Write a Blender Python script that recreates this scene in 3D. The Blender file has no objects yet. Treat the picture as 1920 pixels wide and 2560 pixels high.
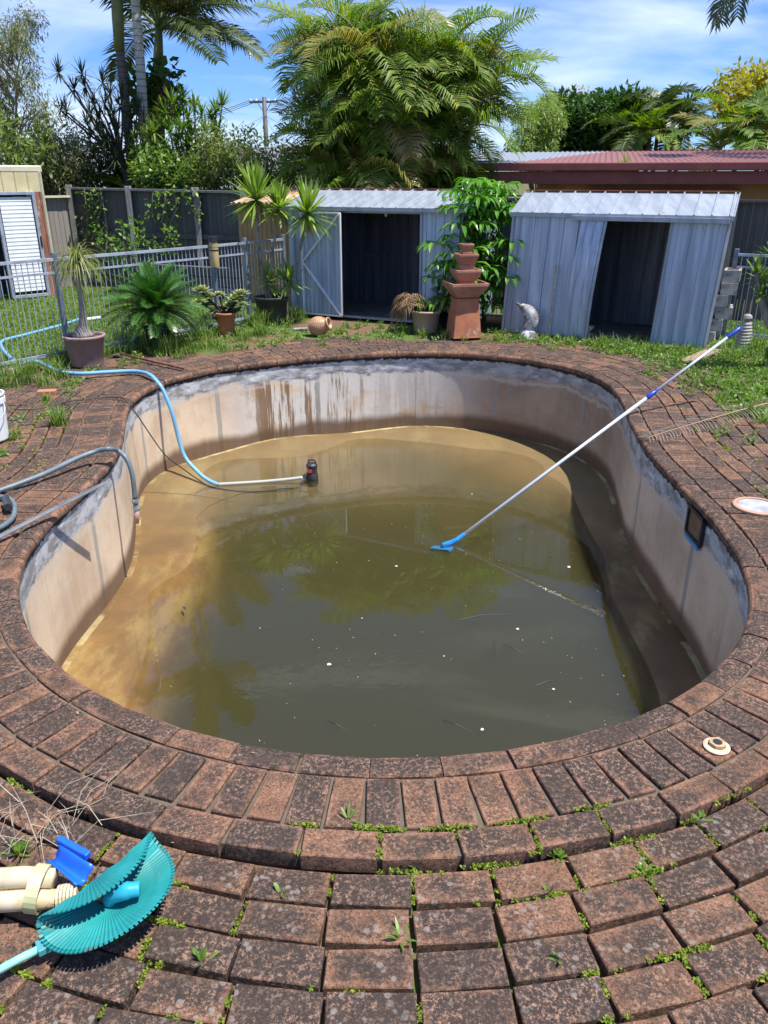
import bpy, math, random
import numpy as np
from mathutils import Vector, Matrix
R = math.radians
random.seed(7); rng = np.random.default_rng(7)
scene = bpy.context.scene
COL = scene.collection
# ------------------------------------------------------------------ camera
F = 1950.0; TH = R(23.05); H = 1.9; ST, CT = math.sin(TH), math.cos(TH)
cam_d = bpy.data.cameras.new('camera'); cam = bpy.data.objects.new('camera', cam_d); COL.objects.link(cam)
cam.location = (0, 0, H); cam.rotation_euler = (R(90) - TH, 0, 0)
cam_d.sensor_fit = 'VERTICAL'; cam_d.sensor_height = 36; cam_d.lens = F / 2560 * 36
cam_d.clip_start = .05; cam_d.clip_end = 3000
scene.camera = cam
# ------------------------------------------------------------------ sun and sky
SUN = Vector((.36, -.16, 1)).normalized()
EL = math.asin(SUN.z); AZ = math.atan2(SUN.x, SUN.y)
ld = bpy.data.lights.new('sun', 'SUN'); ld.energy = 5.0; ld.angle = R(.55); ld.color = (1, .955, .89)
lo = bpy.data.objects.new('sun', ld); COL.objects.link(lo); lo.rotation_euler = SUN.to_track_quat('Z', 'Y').to_euler()
lo.location = (5, -2, 14)
world = bpy.data.worlds.new('World'); scene.world = world; world.use_nodes = True
wn, wl = world.node_tree.nodes, world.node_tree.links
wn.clear()
wo = wn.new('ShaderNodeOutputWorld'); bg = wn.new('ShaderNodeBackground'); sky = wn.new('ShaderNodeTexSky')
sky.sky_type = 'NISHITA'; sky.sun_disc = False; sky.sun_elevation = EL; sky.sun_rotation = AZ
sky.air_density = 1.0; sky.dust_density = 0.0; sky.ozone_density = 4.0
bg.inputs[1].default_value = .10
tc = wn.new('ShaderNodeTexCoord'); mp = wn.new('ShaderNodeMapping'); mp.inputs['Scale'].default_value = (1.0, .9, 5.5)
mp.inputs['Rotation'].default_value = (0, R(-9), 0); mp.inputs['Location'].default_value = (.35, .2, .62)
cn = wn.new('ShaderNodeTexNoise'); cn.inputs['Scale'].default_value = 1.9; cn.inputs['Detail'].default_value = 7; cn.inputs['Roughness'].default_value = .52
cn.inputs['Distortion'].default_value = .5
cr = wn.new('ShaderNodeValToRGB'); cr.color_ramp.elements[0].position = .47; cr.color_ramp.elements[1].position = .66
cr.color_ramp.elements[1].color = (.78, .78, .78, 1)
cm = wn.new('ShaderNodeMix'); cm.data_type = 'RGBA'; cm.inputs[7].default_value = (7.2, 8.0, 9.2, 1)
tint = wn.new('ShaderNodeMix'); tint.data_type = 'RGBA'; tint.blend_type = 'MULTIPLY'; tint.inputs[0].default_value = 1
tint.inputs[7].default_value = (.47, .68, 1.12, 1)
wl.new(tc.outputs['Generated'], mp.inputs[0]); wl.new(mp.outputs[0], cn.inputs[0]); wl.new(cn.outputs[0], cr.inputs[0])
wl.new(sky.outputs[0], tint.inputs[6]); wl.new(tint.outputs[2], cm.inputs[6]); wl.new(cr.outputs[0], cm.inputs[0])
wl.new(cm.outputs[2], bg.inputs[0]); wl.new(bg.outputs[0], wo.inputs[0])
scene.view_settings.view_transform = 'Standard'; scene.view_settings.look = 'None'
scene.view_settings.exposure = .68; scene.view_settings.gamma = 1
scene.cycles.max_bounces = 8; scene.cycles.transparent_max_bounces = 12; scene.cycles.volume_bounces = 1
scene.cycles.volume_step_rate = 1

# ------------------------------------------------------------------ measuring helpers
def ray(px, py):
    x = (px - 960) / F; u = (1280 - py) / F
    return x, CT + u * ST, -ST + u * CT
def G(px, py, z=0.0):
    x, y, w = ray(px, py); t = (z - H) / w
    return Vector((x * t, y * t, z))
def at(px, py, Y):
    x, y, w = ray(px, py); t = Y / y
    return Vector((x * t, Y, H + w * t))

# ------------------------------------------------------------------ object helpers
ORG = {}
def tag(o, label=None, cat=None, group=None, kind=None):
    if label: o['label'] = label
    if cat: o['category'] = cat
    if group: o['group'] = group
    if kind: o['kind'] = kind
    return o
def thing(name, label, cat, loc, group=None):
    o = bpy.data.objects.new(name, None); COL.objects.link(o); o.location = loc; o.empty_display_size = .1
    ORG[o.name] = Vector(loc)
    return tag(o, label, cat, group)
class B:
    def __init__(s): s.v = []; s.f = []
    def add(s, vs, fs):
        n = len(s.v); s.v.extend([tuple(p) for p in vs]); s.f.extend([tuple(n + i for i in q) for q in fs]); return s
    def box(s, c, d, M=None):
        c = Vector(c); x, y, z = d[0] / 2, d[1] / 2, d[2] / 2
        vs = [Vector((a * x, b * y, e * z)) for e in (-1, 1) for b in (-1, 1) for a in (-1, 1)]
        if M is not None: vs = [M @ p for p in vs]
        return s.add([p + c for p in vs], [(0, 2, 3, 1), (4, 5, 7, 6), (0, 1, 5, 4), (2, 6, 7, 3), (0, 4, 6, 2), (1, 3, 7, 5)])
    def bar(s, p, q, w, h, up=(0, 0, 1)):
        p, q = Vector(p), Vector(q); d = (q - p); L = d.length; d.normalize()
        u = Vector(up); sd = d.cross(u)
        if sd.length < 1e-3: sd = d.cross(Vector((0, 1, 0)))
        sd.normalize(); u = sd.cross(d).normalized()
        M = Matrix((d, sd, u)).transposed()
        return s.box((p + q) / 2, (L, w, h), M)
    def tube(s, pts, r, n=8, cap=True):
        pts = [Vector(p) for p in pts]; m = len(pts)
        rs = r if isinstance(r, (list, tuple)) else [r] * m
        nn = len(s.v); prev = None; vs = []
        for i, p in enumerate(pts):
            d = (pts[min(i + 1, m - 1)] - pts[max(i - 1, 0)])
            d = d.normalized() if d.length > 1e-9 else Vector((0, 0, 1))
            if prev is None:
                a = Vector((1, 0, 0)) if abs(d.x) < .8 else Vector((0, 1, 0)); u = d.cross(a).normalized()
            else:
                u = (prev - d * prev.dot(d)).normalized()
            prev = u; w = d.cross(u)
            for k in range(n):
                a = 2 * math.pi * k / n
                vs.append(p + (u * math.cos(a) + w * math.sin(a)) * rs[i])
        fs = [(i * n + k, i * n + (k + 1) % n, (i + 1) * n + (k + 1) % n, (i + 1) * n + k) for i in range(m - 1) for k in range(n)]
        if cap: fs += [tuple(range(n - 1, -1, -1)), tuple((m - 1) * n + k for k in range(n))]
        return s.add(vs, fs)
    def lathe(s, c, prof, n=24, M=None, jit=0):
        c = Vector(c); vs = []
        for (r, z) in prof:
            for k in range(n):
                a = 2 * math.pi * k / n
                p = Vector((r * math.cos(a), r * math.sin(a), z))
                if M is not None: p = M @ p
                vs.append(p + c)
        m = len(prof)
        fs = [(i * n + k, i * n + (k + 1) % n, (i + 1) * n + (k + 1) % n, (i + 1) * n + k) for i in range(m - 1) for k in range(n)]
        return s.add(vs, fs)
    def disc(s, c, r, n=24, M=None):
        c = Vector(c); vs = [Vector((r * math.cos(2 * math.pi * k / n), r * math.sin(2 * math.pi * k / n), 0)) for k in range(n)]
        if M is not None: vs = [M @ p for p in vs]
        return s.add([p + c for p in vs], [tuple(range(n))])
    def build(s, name, mat, parent=None, smooth=False, bevel=0, origin=True, uv=None):
        me = bpy.data.meshes.new(name)
        vs = np.array(s.v, dtype=float).reshape(-1, 3)
        if parent is not None:
            o0 = ORG[parent.name]
        elif origin and len(vs):
            o0 = Vector(((vs[:, 0].min() + vs[:, 0].max()) / 2, (vs[:, 1].min() + vs[:, 1].max()) / 2, vs[:, 2].min()))
        else: o0 = Vector((0, 0, 0))
        vs = vs - np.array(o0)
        me.from_pydata(vs.tolist(), [], s.f); me.update()
        if smooth: me.shade_smooth()
        me.materials.append(mat)
        o = bpy.data.objects.new(name, me); COL.objects.link(o)
        ORG[o.name] = Vector(o0)
        if parent is not None: o.parent = parent
        else: o.location = o0
        if bevel:
            md = o.modifiers.new('bevel', 'BEVEL'); md.width = bevel; md.segments = 2; md.limit_method = 'ANGLE'; md.angle_limit = R(40)
        return o
def smoothpath(pts, n=8):
    pts = [Vector(p) for p in pts]; out = []
    for i in range(len(pts) - 1):
        p0 = pts[max(i - 1, 0)]; p1 = pts[i]; p2 = pts[i + 1]; p3 = pts[min(i + 2, len(pts) - 1)]
        for k in range(n):
            t = k / n
            out.append(.5 * ((2 * p1) + (p2 - p0) * t + (2 * p0 - 5 * p1 + 4 * p2 - p3) * t * t + (3 * p1 - p0 - 3 * p2 + p3) * t ** 3))
    out.append(pts[-1]); return out

# ------------------------------------------------------------------ materials
class NT:
    def __init__(s, name):
        s.m = bpy.data.materials.new(name); s.m.use_nodes = True; s.n = s.m.node_tree.nodes; s.l = s.m.node_tree.links
        s.p = s.n['Principled BSDF']; s.out = s.n['Material Output']; s.co = s.n.new('ShaderNodeTexCoord'); s.geo = None
    def link(s, a, b): s.l.new(a, b)
    def rand(s):
        if s.geo is None: s.geo = s.n.new('ShaderNodeNewGeometry')
        return s.geo.outputs['Random Per Island']
    def map(s, scale=(1, 1, 1), src='Object', off=None):
        m = s.n.new('ShaderNodeMapping'); m.inputs['Scale'].default_value = scale; s.link(s.co.outputs[src], m.inputs[0])
        if off is not None:
            c = s.n.new('ShaderNodeVectorMath'); c.operation = 'ADD'; s.link(m.outputs[0], c.inputs[0])
            sc = s.math('MULTIPLY', off, 37.0); s.link(sc, c.inputs[1]); return c.outputs[0]
        return m.outputs[0]
    def noise(s, sc, det=4, rough=.55, vec=None, dist=0):
        t = s.n.new('ShaderNodeTexNoise'); t.inputs['Scale'].default_value = sc; t.inputs['Detail'].default_value = det
        t.inputs['Roughness'].default_value = rough; t.inputs['Distortion'].default_value = dist
        s.link(vec if vec is not None else s.co.outputs['Object'], t.inputs[0]); return t.outputs[0]
    def vor(s, sc, vec=None, feat='F1'):
        t = s.n.new('ShaderNodeTexVoronoi'); t.inputs['Scale'].default_value = sc; t.feature = feat
        s.link(vec if vec is not None else s.co.outputs['Object'], t.inputs[0]); return t.outputs[0]
    def math(s, op, a, b=None, c=None, clamp=False):
        t = s.n.new('ShaderNodeMath'); t.operation = op; t.use_clamp = clamp
        for i, x in enumerate((a, b, c)):
            if x is None: continue
            if isinstance(x, (int, float)): t.inputs[i].default_value = x
            else: s.link(x, t.inputs[i])
        return t.outputs[0]
    def step(s, v, a, b):
        t = s.n.new('ShaderNodeMapRange'); t.interpolation_type = 'SMOOTHSTEP'
        t.inputs[1].default_value = a; t.inputs[2].default_value = b; t.inputs[3].default_value = 0; t.inputs[4].default_value = 1
        if a > b: t.inputs[1].default_value = b; t.inputs[2].default_value = a; t.inputs[3].default_value = 1; t.inputs[4].default_value = 0
        s.link(v, t.inputs[0]); return t.outputs[0]
    def mix(s, f, a, b):
        t = s.n.new('ShaderNodeMix'); t.data_type = 'RGBA'
        for i, x in ((0, f), (6, a), (7, b)):
            if isinstance(x, (int, float)): t.inputs[i].default_value = x
            elif isinstance(x, tuple): t.inputs[i].default_value = (x[0], x[1], x[2], 1)
            else: s.link(x, t.inputs[i])
        return t.outputs[2]
    def ramp(s, v, stops):
        t = s.n.new('ShaderNodeValToRGB'); e = t.color_ramp.elements
        while len(e) < len(stops): e.new(.5)
        for i, (p, c) in enumerate(stops): e[i].position = p; e[i].color = (c[0], c[1], c[2], 1)
        s.link(v, t.inputs[0]); return t.outputs[0]
    def attr(s, name):
        t = s.n.new('ShaderNodeAttribute'); t.attribute_name = name; return t.outputs['Fac']
    def xyz(s, src='Object'):
        t = s.n.new('ShaderNodeSeparateXYZ'); s.link(s.co.outputs[src], t.inputs[0]); return t.outputs
    def col(s, c):
        if isinstance(c, tuple): s.p.inputs['Base Color'].default_value = (c[0], c[1], c[2], 1)
        else: s.link(c, s.p.inputs['Base Color'])
    def bump(s, h, st=.3, d=.01):
        t = s.n.new('ShaderNodeBump'); t.inputs['Strength'].default_value = st; t.inputs['Distance'].default_value = d
        s.link(h, t.inputs['Height']); s.link(t.outputs[0], s.p.inputs['Normal'])
    def done(s, rough=.7, metal=0, spec=.5):
        if isinstance(rough, (int, float)): s.p.inputs['Roughness'].default_value = rough
        else: s.link(rough, s.p.inputs['Roughness'])
        s.p.inputs['Metallic'].default_value = metal; s.p.inputs['Specular IOR Level'].default_value = spec
        return s.m
def plain(name, c, c2=None, sc=8, rough=.6, metal=0, spec=.5, lo_=.4, hi=.65, bump=0, bsc=30, stretch=(1, 1, 1), c3=None, s3=3, t3=.6):
    t = NT(name); v = t.map(stretch)
    k = c2 if c2 is not None else tuple(x * .75 for x in c)
    cc = t.mix(t.step(t.noise(sc, 6, .6, v), lo_, hi), c, k)
    if c3 is not None: cc = t.mix(t.step(t.noise(s3, 7, .65, v), t3, t3 + .06), cc, c3)
    t.col(cc)
    if bump: t.bump(t.noise(bsc, 5, .6, v), bump, .01)
    return t.done(rough, metal, spec)
def leafmat(name, cols, rough=.42, trans=.3, spec=.5):
    t = NT(name); n = len(cols)
    c = t.ramp(t.rand(), [(i / max(1, n - 1), cols[i]) for i in range(n)])
    big = t.noise(1.2, 3, .5)
    c = t.mix(t.math('MULTIPLY', t.step(big, .42, .62), .35), c, cols[0])
    t.col(c); t.done(rough, 0, spec)
    tr = t.n.new('ShaderNodeBsdfTranslucent'); hs = t.n.new('ShaderNodeHueSaturation'); hs.inputs['Value'].default_value = 1.5
    hs.inputs['Saturation'].default_value = 1.15
    t.link(c, hs.inputs['Color']); t.link(hs.outputs[0], tr.inputs[0])
    mx = t.n.new('ShaderNodeMixShader'); mx.inputs[0].default_value = trans
    t.link(t.p.outputs[0], mx.inputs[1]); t.link(tr.outputs[0], mx.inputs[2]); t.link(mx.outputs[0], t.out.inputs[0])
    return t.m

def brick_mat(name, orange=.5, mould=.5, lichen=.5):
    t = NT(name); r = t.rand(); v = t.map(off=r); edge = t.attr('edge')
    base = t.mix(t.step(t.noise(9, 8, .7, v), .35, .65), (.235, .118, .068), (.115, .068, .045))
    base = t.mix(t.math('MULTIPLY', t.step(r, .6, 1.0), .5), base, (.21, .14, .105))
    n1 = t.noise(11, 10, .78, v, .2); n2 = t.noise(1.6, 3, .5)
    m = t.math('ADD', n1, t.math('MULTIPLY', t.math('SUBTRACT', n2, .5), .55))
    m = t.math('ADD', m, t.math('MULTIPLY', t.math('SUBTRACT', r, .5), .36))
    m = t.math('ADD', m, t.math('MULTIPLY', edge, -.15))
    m = t.step(m, .54 - mould * .27, .66 - mould * .16)
    c = t.mix(t.math('MULTIPLY', m, .93), base, t.mix(t.noise(45, 5, .7, v), (.016, .014, .014), (.065, .05, .042)))
    sp = t.step(t.noise(70, 6, .88, v), .52, .555)
    c = t.mix(t.math('MULTIPLY', sp, t.math('ADD', .30, t.math('MULTIPLY', t.step(t.noise(5, 3, .6, v), .35, .65), .6))), c, t.mix(t.noise(6, 3, .5, v), (.42, .25, .165), (.22, .15, .11)))
    sp2 = t.math('MULTIPLY', t.step(t.noise(120, 5, .85, v), .51, .56), .8)
    c = t.mix(sp2, c, (.030, .025, .024))
    vd = t.vor(30, v); lic = t.math('MULTIPLY', t.step(vd, .34, .22), t.step(t.noise(5, 3, .5), .60 - .16 * lichen, .70 - .16 * lichen))
    lic = t.math('MULTIPLY', lic, t.step(t.noise(60, 3, .6, v), .38, .55))
    c = t.mix(t.math('MULTIPLY', lic, .6 * lichen), c, (.27, .245, .225))
    c = t.mix(t.math('MULTIPLY', t.math('MULTIPLY', t.step(edge, .35, 1.0), t.step(t.noise(14, 6, .75, v), .68 - orange * .4, .78 - orange * .35)), min(1, orange + .2)), c, t.mix(t.noise(22, 5, .7, v), (.38, .20, .13), (.22, .125, .09)))
    t.col(c)
    t.bump(t.math('ADD', t.noise(60, 6, .75, v), t.math('MULTIPLY', t.noise(260, 2, .6, v), .4)), .7, .006)
    return t.done(.9, 0, .2)
M_brick = brick_mat('weathered_brick', .34, .92, .9)
M_coping = brick_mat('coping_brick', .5, 1.12, .35)

t = NT('sandy_joint'); t.col(t.mix(t.noise(25, 6, .7), (.06, .045, .035), (.19, .155, .12))); t.bump(t.noise(80, 4, .7), .6, .01); M_joint = t.done(.95, 0, .2)
t = NT('soil_ground')
n = t.noise(.9, 5, .6); c = t.mix(t.noise(14, 7, .7), (.10, .055, .035), (.21, .13, .085))
c = t.mix(t.step(n, .44, .58), c, t.mix(t.noise(30, 4, .6), (.055, .10, .022), (.10, .15, .035)))
t.col(c); t.bump(t.noise(40, 6, .7), .6, .02); M_soil = t.done(.95, 0, .2)

def wall_mat():
    t = NT('stained_pool_render'); x, y, z = t.xyz('UV')[:3]
    st = t.map((5.5, .42, 1), 'UV'); drip = t.noise(3.0, 7, .65, st)
    soft = t.noise(1.3, 6, .6, t.map((1, 1.2, 1), 'UV')); fine = t.noise(28, 7, .7, t.map((1, 1, 1), 'UV'))
    zz = y   # height, -0.96 .. 0
    c = t.mix(t.step(soft, .36, .64), (.66, .51, .35), (.48, .35, .23))
    c = t.mix(t.math('MULTIPLY', t.step(drip, .42, .72), .35), c, (.60, .54, .47))
    c = t.mix(t.math('MULTIPLY', t.step(t.noise(2.4, 7, .6, t.map((9, .35, 1), 'UV')), .55, .74), .3), c, (.24, .15, .09))
    c = t.mix(t.math('MULTIPLY', t.step(fine, .5, .75), .25), c, (.25, .2, .16))
    far = t.attr('far')
    # white worn plaster in the far part with brown drip stains
    wp = t.math('MULTIPLY', far, t.step(t.noise(1.1, 6, .62, t.map((1, 1.5, 1), 'UV', None)), .40, .52))
    c = t.mix(t.math('MULTIPLY', wp, .85), c, t.mix(fine, (.72, .71, .68), (.48, .45, .40)))
    ds = t.math('MULTIPLY', t.step(t.math('ADD', t.noise(1.5, 8, .72, t.map((5.5, .30, 1), 'UV')), t.math('MULTIPLY', t.noise(.7, 3, .5, t.map((1, 1, 1), 'UV')), .35)), .69, .76), t.attr('stain'))
    dcol = t.mix(drip, (.10, .05, .022), (.26, .15, .075))
    c = t.mix(t.math('MULTIPLY', ds, .92), c, dcol)
    sh = t.attr('right_end_shade'); c = t.mix(t.math('MULTIPLY', sh, t.math('ADD', .35, t.math('MULTIPLY', soft, .5))), c, (.17, .12, .085))  # shade at the far right end, painted in as darker brown
    # seams between the panels
    sm = t.math('PINGPONG', t.math('ADD', x, t.math('MULTIPLY', t.noise(5, 2, .5, t.map((0, 1, 1), 'UV')), .03)), .62)
    c = t.mix(t.math('MULTIPLY', t.step(sm, .034, .022), .75), c, (.27, .265, .235))
    # bottom tide mark
    bt = t.math('ADD', zz, t.math('MULTIPLY', t.noise(1.0, 4, .55, t.map((1.1, .4, 1), 'UV')), -.20))
    c = t.mix(t.math('MULTIPLY', t.step(bt, -.86, -.98), .9), c, t.mix(drip, (.07, .038, .018), (.16, .09, .045)))
    # grey blue skim coat along the top
    tb = t.math('ADD', zz, t.math('MULTIPLY', t.math('SUBTRACT', t.noise(1.6, 9, .72, t.map((1.3, 1.3, 1), 'UV')), .5), .34))
    blu = t.mix(t.step(t.noise(4, 8, .68, t.map((1.0, 2.2, 1), 'UV')), .42, .60), (.46, .465, .465), (.22, .215, .21))
    blu = t.mix(t.step(t.noise(7, 8, .7, t.map((.8, 1.8, 1), 'UV')), .56, .64), blu, (.62, .62, .60))
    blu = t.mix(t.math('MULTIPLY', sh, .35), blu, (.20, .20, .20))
    c = t.mix(t.step(tb, -.262, -.235), c, blu)
    ed = t.math('MULTIPLY', t.step(tb, -.32, -.285), t.step(tb, -.25, -.285)); c = t.mix(t.math('MULTIPLY', ed, .5), c, (.56, .50, .42))
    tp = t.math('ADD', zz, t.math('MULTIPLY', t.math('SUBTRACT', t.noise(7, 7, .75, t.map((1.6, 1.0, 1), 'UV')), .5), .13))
    c = t.mix(t.step(tp, -.102, -.092), c, (.018, .016, .015))  # ragged black edge: liner track remains plus painted coping shadow
    t.col(c); t.bump(t.math('ADD', t.step(tb, -.24, -.2), t.math('MULTIPLY', fine, .5)), .35, .01)
    return t.done(.72, 0, .35)
M_wall = wall_mat()
def floor_mat():
    t = NT('pool_floor_render'); d = t.attr('rim')
    c = t.mix(t.step(t.noise(1.6, 6, .6), .36, .62), (.20, .112, .034), (.125, .072, .026))
    c = t.mix(t.math('MULTIPLY', t.step(t.noise(3.2, 6, .65, t.map((1, .35, 1))), .48, .66), .6), c, (.32, .23, .085))
    c = t.mix(t.math('MULTIPLY', t.step(t.noise(60, 5, .75), .56, .66), .5), c, (.09, .055, .025))
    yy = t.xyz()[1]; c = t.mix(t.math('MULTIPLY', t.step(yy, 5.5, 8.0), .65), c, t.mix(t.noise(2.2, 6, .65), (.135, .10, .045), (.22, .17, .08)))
    ln = t.math('ADD', d, t.math('MULTIPLY', t.noise(20, 5, .7), -.02))
    c = t.mix(t.math('MULTIPLY', t.math('MULTIPLY', t.step(ln, .012, .003), t.step(t.noise(1.7, 5, .7), .42, .58)), .7), c, (.55, .47, .24))
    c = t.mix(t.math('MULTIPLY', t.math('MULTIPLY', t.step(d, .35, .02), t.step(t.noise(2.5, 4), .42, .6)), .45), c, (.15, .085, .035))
    t.col(c); t.bump(t.noise(30, 5, .7), .25, .01)
    return t.done(.55, 0, .4)
M_floor = floor_mat()
def water_mat():
    t = NT('murky_water'); t.n.remove(t.p)
    fr = t.n.new('ShaderNodeFresnel'); fr.inputs[0].default_value = 1.72
    gl = t.n.new('ShaderNodeBsdfGlossy'); gl.inputs['Roughness'].default_value = .015
    tr = t.n.new('ShaderNodeBsdfTransparent'); mx = t.n.new('ShaderNodeMixShader')
    bp = t.n.new('ShaderNodeBump'); bp.inputs['Strength'].default_value = .05; bp.inputs['Distance'].default_value = .02
    rp = t.math('MULTIPLY', t.noise(9, 3, .5, None, .3), t.step(t.noise(.8, 2), .42, .62)); t.link(rp, bp.inputs['Height'])
    for q in (fr, gl): t.link(bp.outputs[0], q.inputs['Normal'])
    t.link(fr.outputs[0], mx.inputs[0]); t.link(tr.outputs[0], mx.inputs[1]); t.link(gl.outputs[0], mx.inputs[2]); t.link(mx.outputs[0], t.out.inputs[0])
    va = t.n.new('ShaderNodeVolumePrincipled'); va.inputs['Density'].default_value = 3.2; va.inputs['Color'].default_value = (.235, .225, .095, 1)
    va.inputs['Anisotropy'].default_value = 0.0
    t.link(va.outputs[0], t.out.inputs['Volume']); return t.m
M_water = water_mat()

# ------------------------------------------------------------------ pool outline
D = [(900,757),(800,762),(700,768),(600,777),(500,789),(430,801),(380,812),(330,830),(300,848),(282,866),(272,888),(270,915),(268,945),(258,975),(240,1002),(212,1030),(180,1058),(140,1090),(100,1125),(65,1165),(45,1200),(38,1240),(40,1290),(52,1335),(75,1375),(110,1415),(165,1457),(230,1500),(300,1533),(400,1570),(500,1598),(600,1615),(700,1623),(800,1626),(900,1626),(1000,1622),(1100,1612),(1200,1595),(1290,1570),(1380,1535),(1450,1505),(1500,1478),(1550,1440),(1590,1390),(1615,1340),(1623,1290),(1615,1240),(1595,1190),(1560,1145),(1520,1100),(1480,1060),(1440,1015),(1400,970),(1368,925),(1350,885),(1342,860),(1325,835),(1290,812),(1230,790),(1150,775),(1060,765),(980,760)]
P = np.array([G(x * 1920 / 1659, y * 1920 / 1659, 0)[:2] for x, y in D])
def resample(P, n):
    Q = np.vstack([P, P[:1]]); s = np.r_[0, np.cumsum(np.hypot(*np.diff(Q, axis=0).T))]
    u = np.linspace(0, s[-1], n, endpoint=False); return np.c_[np.interp(u, s, Q[:, 0]), np.interp(u, s, Q[:, 1])]
NC = 720
C0 = resample(P, NC); z = np.fft.fft(C0[:, 0] + 1j * C0[:, 1]); k = np.fft.fftfreq(NC, 1 / NC)
z *= np.exp(-(np.abs(k) / 9.0) ** 4); zz = np.fft.ifft(z); CUR = resample(np.c_[zz.real, zz.imag], NC)
d_ = np.roll(CUR, -1, 0) - np.roll(CUR, 1, 0); T_ = d_ / np.hypot(*d_.T)[:, None]
area = .5 * np.sum(CUR[:, 0] * np.roll(CUR[:, 1], -1) - np.roll(CUR[:, 0], -1) * CUR[:, 1])
N_ = np.c_[T_[:, 1], -T_[:, 0]] * (1 if area > 0 else -1)       # outward
PLEN = np.sum(np.hypot(*(np.roll(CUR, -1, 0) - CUR).T)); DS = PLEN / NC
def inside(pts):
    x, y = pts[:, 0], pts[:, 1]; c = np.zeros(len(pts), bool); A = CUR; Bq = np.roll(CUR, -1, 0)
    for (x1, y1), (x2, y2) in zip(A, Bq):
        m = ((y1 > y) != (y2 > y)); c ^= m & (x < (x2 - x1) * (y - y1) / (y2 - y1 + 1e-12) + x1)
    return c
def sdf(pts):
    pts = np.atleast_2d(pts); out = np.empty(len(pts))
    for i in range(0, len(pts), 4000):
        q = pts[i:i + 4000]; out[i:i + 4000] = np.sqrt(((q[:, None] - CUR[None]) ** 2).sum(2).min(1))
    return np.where(inside(pts), -out, out)
def cpt(i, off=0):
    i = i % NC; a = int(i); f = i - a; b = (a + 1) % NC
    return (CUR[a] * (1 - f) + CUR[b] * f) + (N_[a] * (1 - f) + N_[b] * f) * off
def near_idx(x, y): return int(((CUR - (x, y)) ** 2).sum(1).argmin())
def ss(a, b, x): q = np.clip((x - a) / (b - a), 0, 1); return q * q * (3 - 2 * q)

ZB = -.96; ZW = -1.0
# ground sheet with the pool cut out of it
ks = [1.0, 1.04, 1.1, 1.2, 1.35, 1.6, 2, 2.6, 3.6, 5, 8, 14, 30, 80, 260]
cc = np.array([0, 6.0]); sel = np.arange(0, NC, 4); vs = []; fs = []
for j, kk in enumerate(ks):
    base = CUR[sel] + N_[sel] * .06
    pts = cc + (base - cc) * kk; dd = sdf(pts) if kk < 6 else np.full(len(pts), 9.)
    far_ = ss(8.6, 9.8, pts[:, 1]); zz_ = -.076 + .061 * (ss(1.3, 2.0, dd) * (1 - far_) + ss(.60, .95, dd) * far_)
    vs += [(p[0], p[1], q) for p, q in zip(pts, zz_)]
m = len(sel)
for j in range(len(ks) - 1):
    for i in range(m): fs.append((j * m + i, j * m + (i + 1) % m, (j + 1) * m + (i + 1) % m, (j + 1) * m + i))
b = B(); b.add(vs, fs); tag(b.build('ground', M_soil, origin=False), kind='structure')

# pool wall, floor, water
b = B(); rows = [-.03, -.2, -.5, -.8, -.99]; uv = []
for zr in rows:
    for i in range(NC + 1):
        p = cpt(i, .025); b.v.append((p[0], p[1], zr)); uv.append((i * DS, zr))
for j in range(len(rows) - 1):
    for i in range(NC): a = j * (NC + 1) + i; b.f.append((a, a + 1, a + NC + 2, a + NC + 1))
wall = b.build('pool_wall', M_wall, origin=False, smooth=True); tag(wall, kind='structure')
uvl = wall.data.uv_layers.new(name='UVMap')
for l in wall.data.loops: uvl.data[l.index].uv = uv[l.vertex_index]
vx = np.array(b.v)
def fattr(o, name, vals):
    a = o.data.attributes.new(name, 'FLOAT', 'POINT'); a.data.foreach_set('value', np.asarray(vals, dtype=np.float32))
fattr(wall, 'far', ss(7.9, 8.6, vx[:, 1]) * ss(-2.0, -1.4, vx[:, 0]) * (1 - ss(.6, 1.5, vx[:, 0])))
fattr(wall, 'stain', ss(8.3, 8.9, vx[:, 1]) * ss(-1.7, -1.4, vx[:, 0]) * (1 - .75 * ss(-.45, -.1, vx[:, 0])) * (1 - ss(.5, 1.2, vx[:, 0])))
fattr(wall, 'right_end_shade', ss(.2, 1.6, vx[:, 0]) * ss(6.2, 8, vx[:, 1]))  # mask for the painted shade on the far right wall
# floor on a grid
def floor_z(x, y, d):
    rim = np.clip(d, 0, 9)
    zf = ZB - .10 * np.minimum(rim, .5) - .06 * ss(.35, 1.2, rim)
    rr2 = rim * (1 + .75 * ss(.3, 1.6, x)); deep = ss(.45, 1.15, rr2) * (1 - ss(5.2, 7.9, y))
    lft = 1 - .35 * (1 - ss(-1.9, -1.0, x))
    return zf - .85 * deep * lft + .02 * np.sin(x * 3 + y * 2)
st_ = .07; xs = np.arange(CUR[:, 0].min() - .1, CUR[:, 0].max() + .2, st_); ys = np.arange(CUR[:, 1].min() - .1, CUR[:, 1].max() + .2, st_)
gx, gy = np.meshgrid(xs, ys); pts = np.c_[gx.ravel(), gy.ravel()]; dd = -sdf(pts)
zf = floor_z(pts[:, 0], pts[:, 1], dd)
keep = dd > -.12; nx = len(xs); b = B(); b.v = [(p[0], p[1], q) for p, q in zip(pts, zf)]
K = keep.reshape(gx.shape)
for j in range(len(ys) - 1):
    for i in range(nx - 1):
        if K[j, i] and K[j, i + 1] and K[j + 1, i] and K[j + 1, i + 1]: a = j * nx + i; b.f.append((a, a + 1, a + nx + 1, a + nx))
flo = b.build('pool_floor', M_floor, origin=False, smooth=True); tag(flo, kind='structure'); fattr(flo, 'rim', dd)
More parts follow.
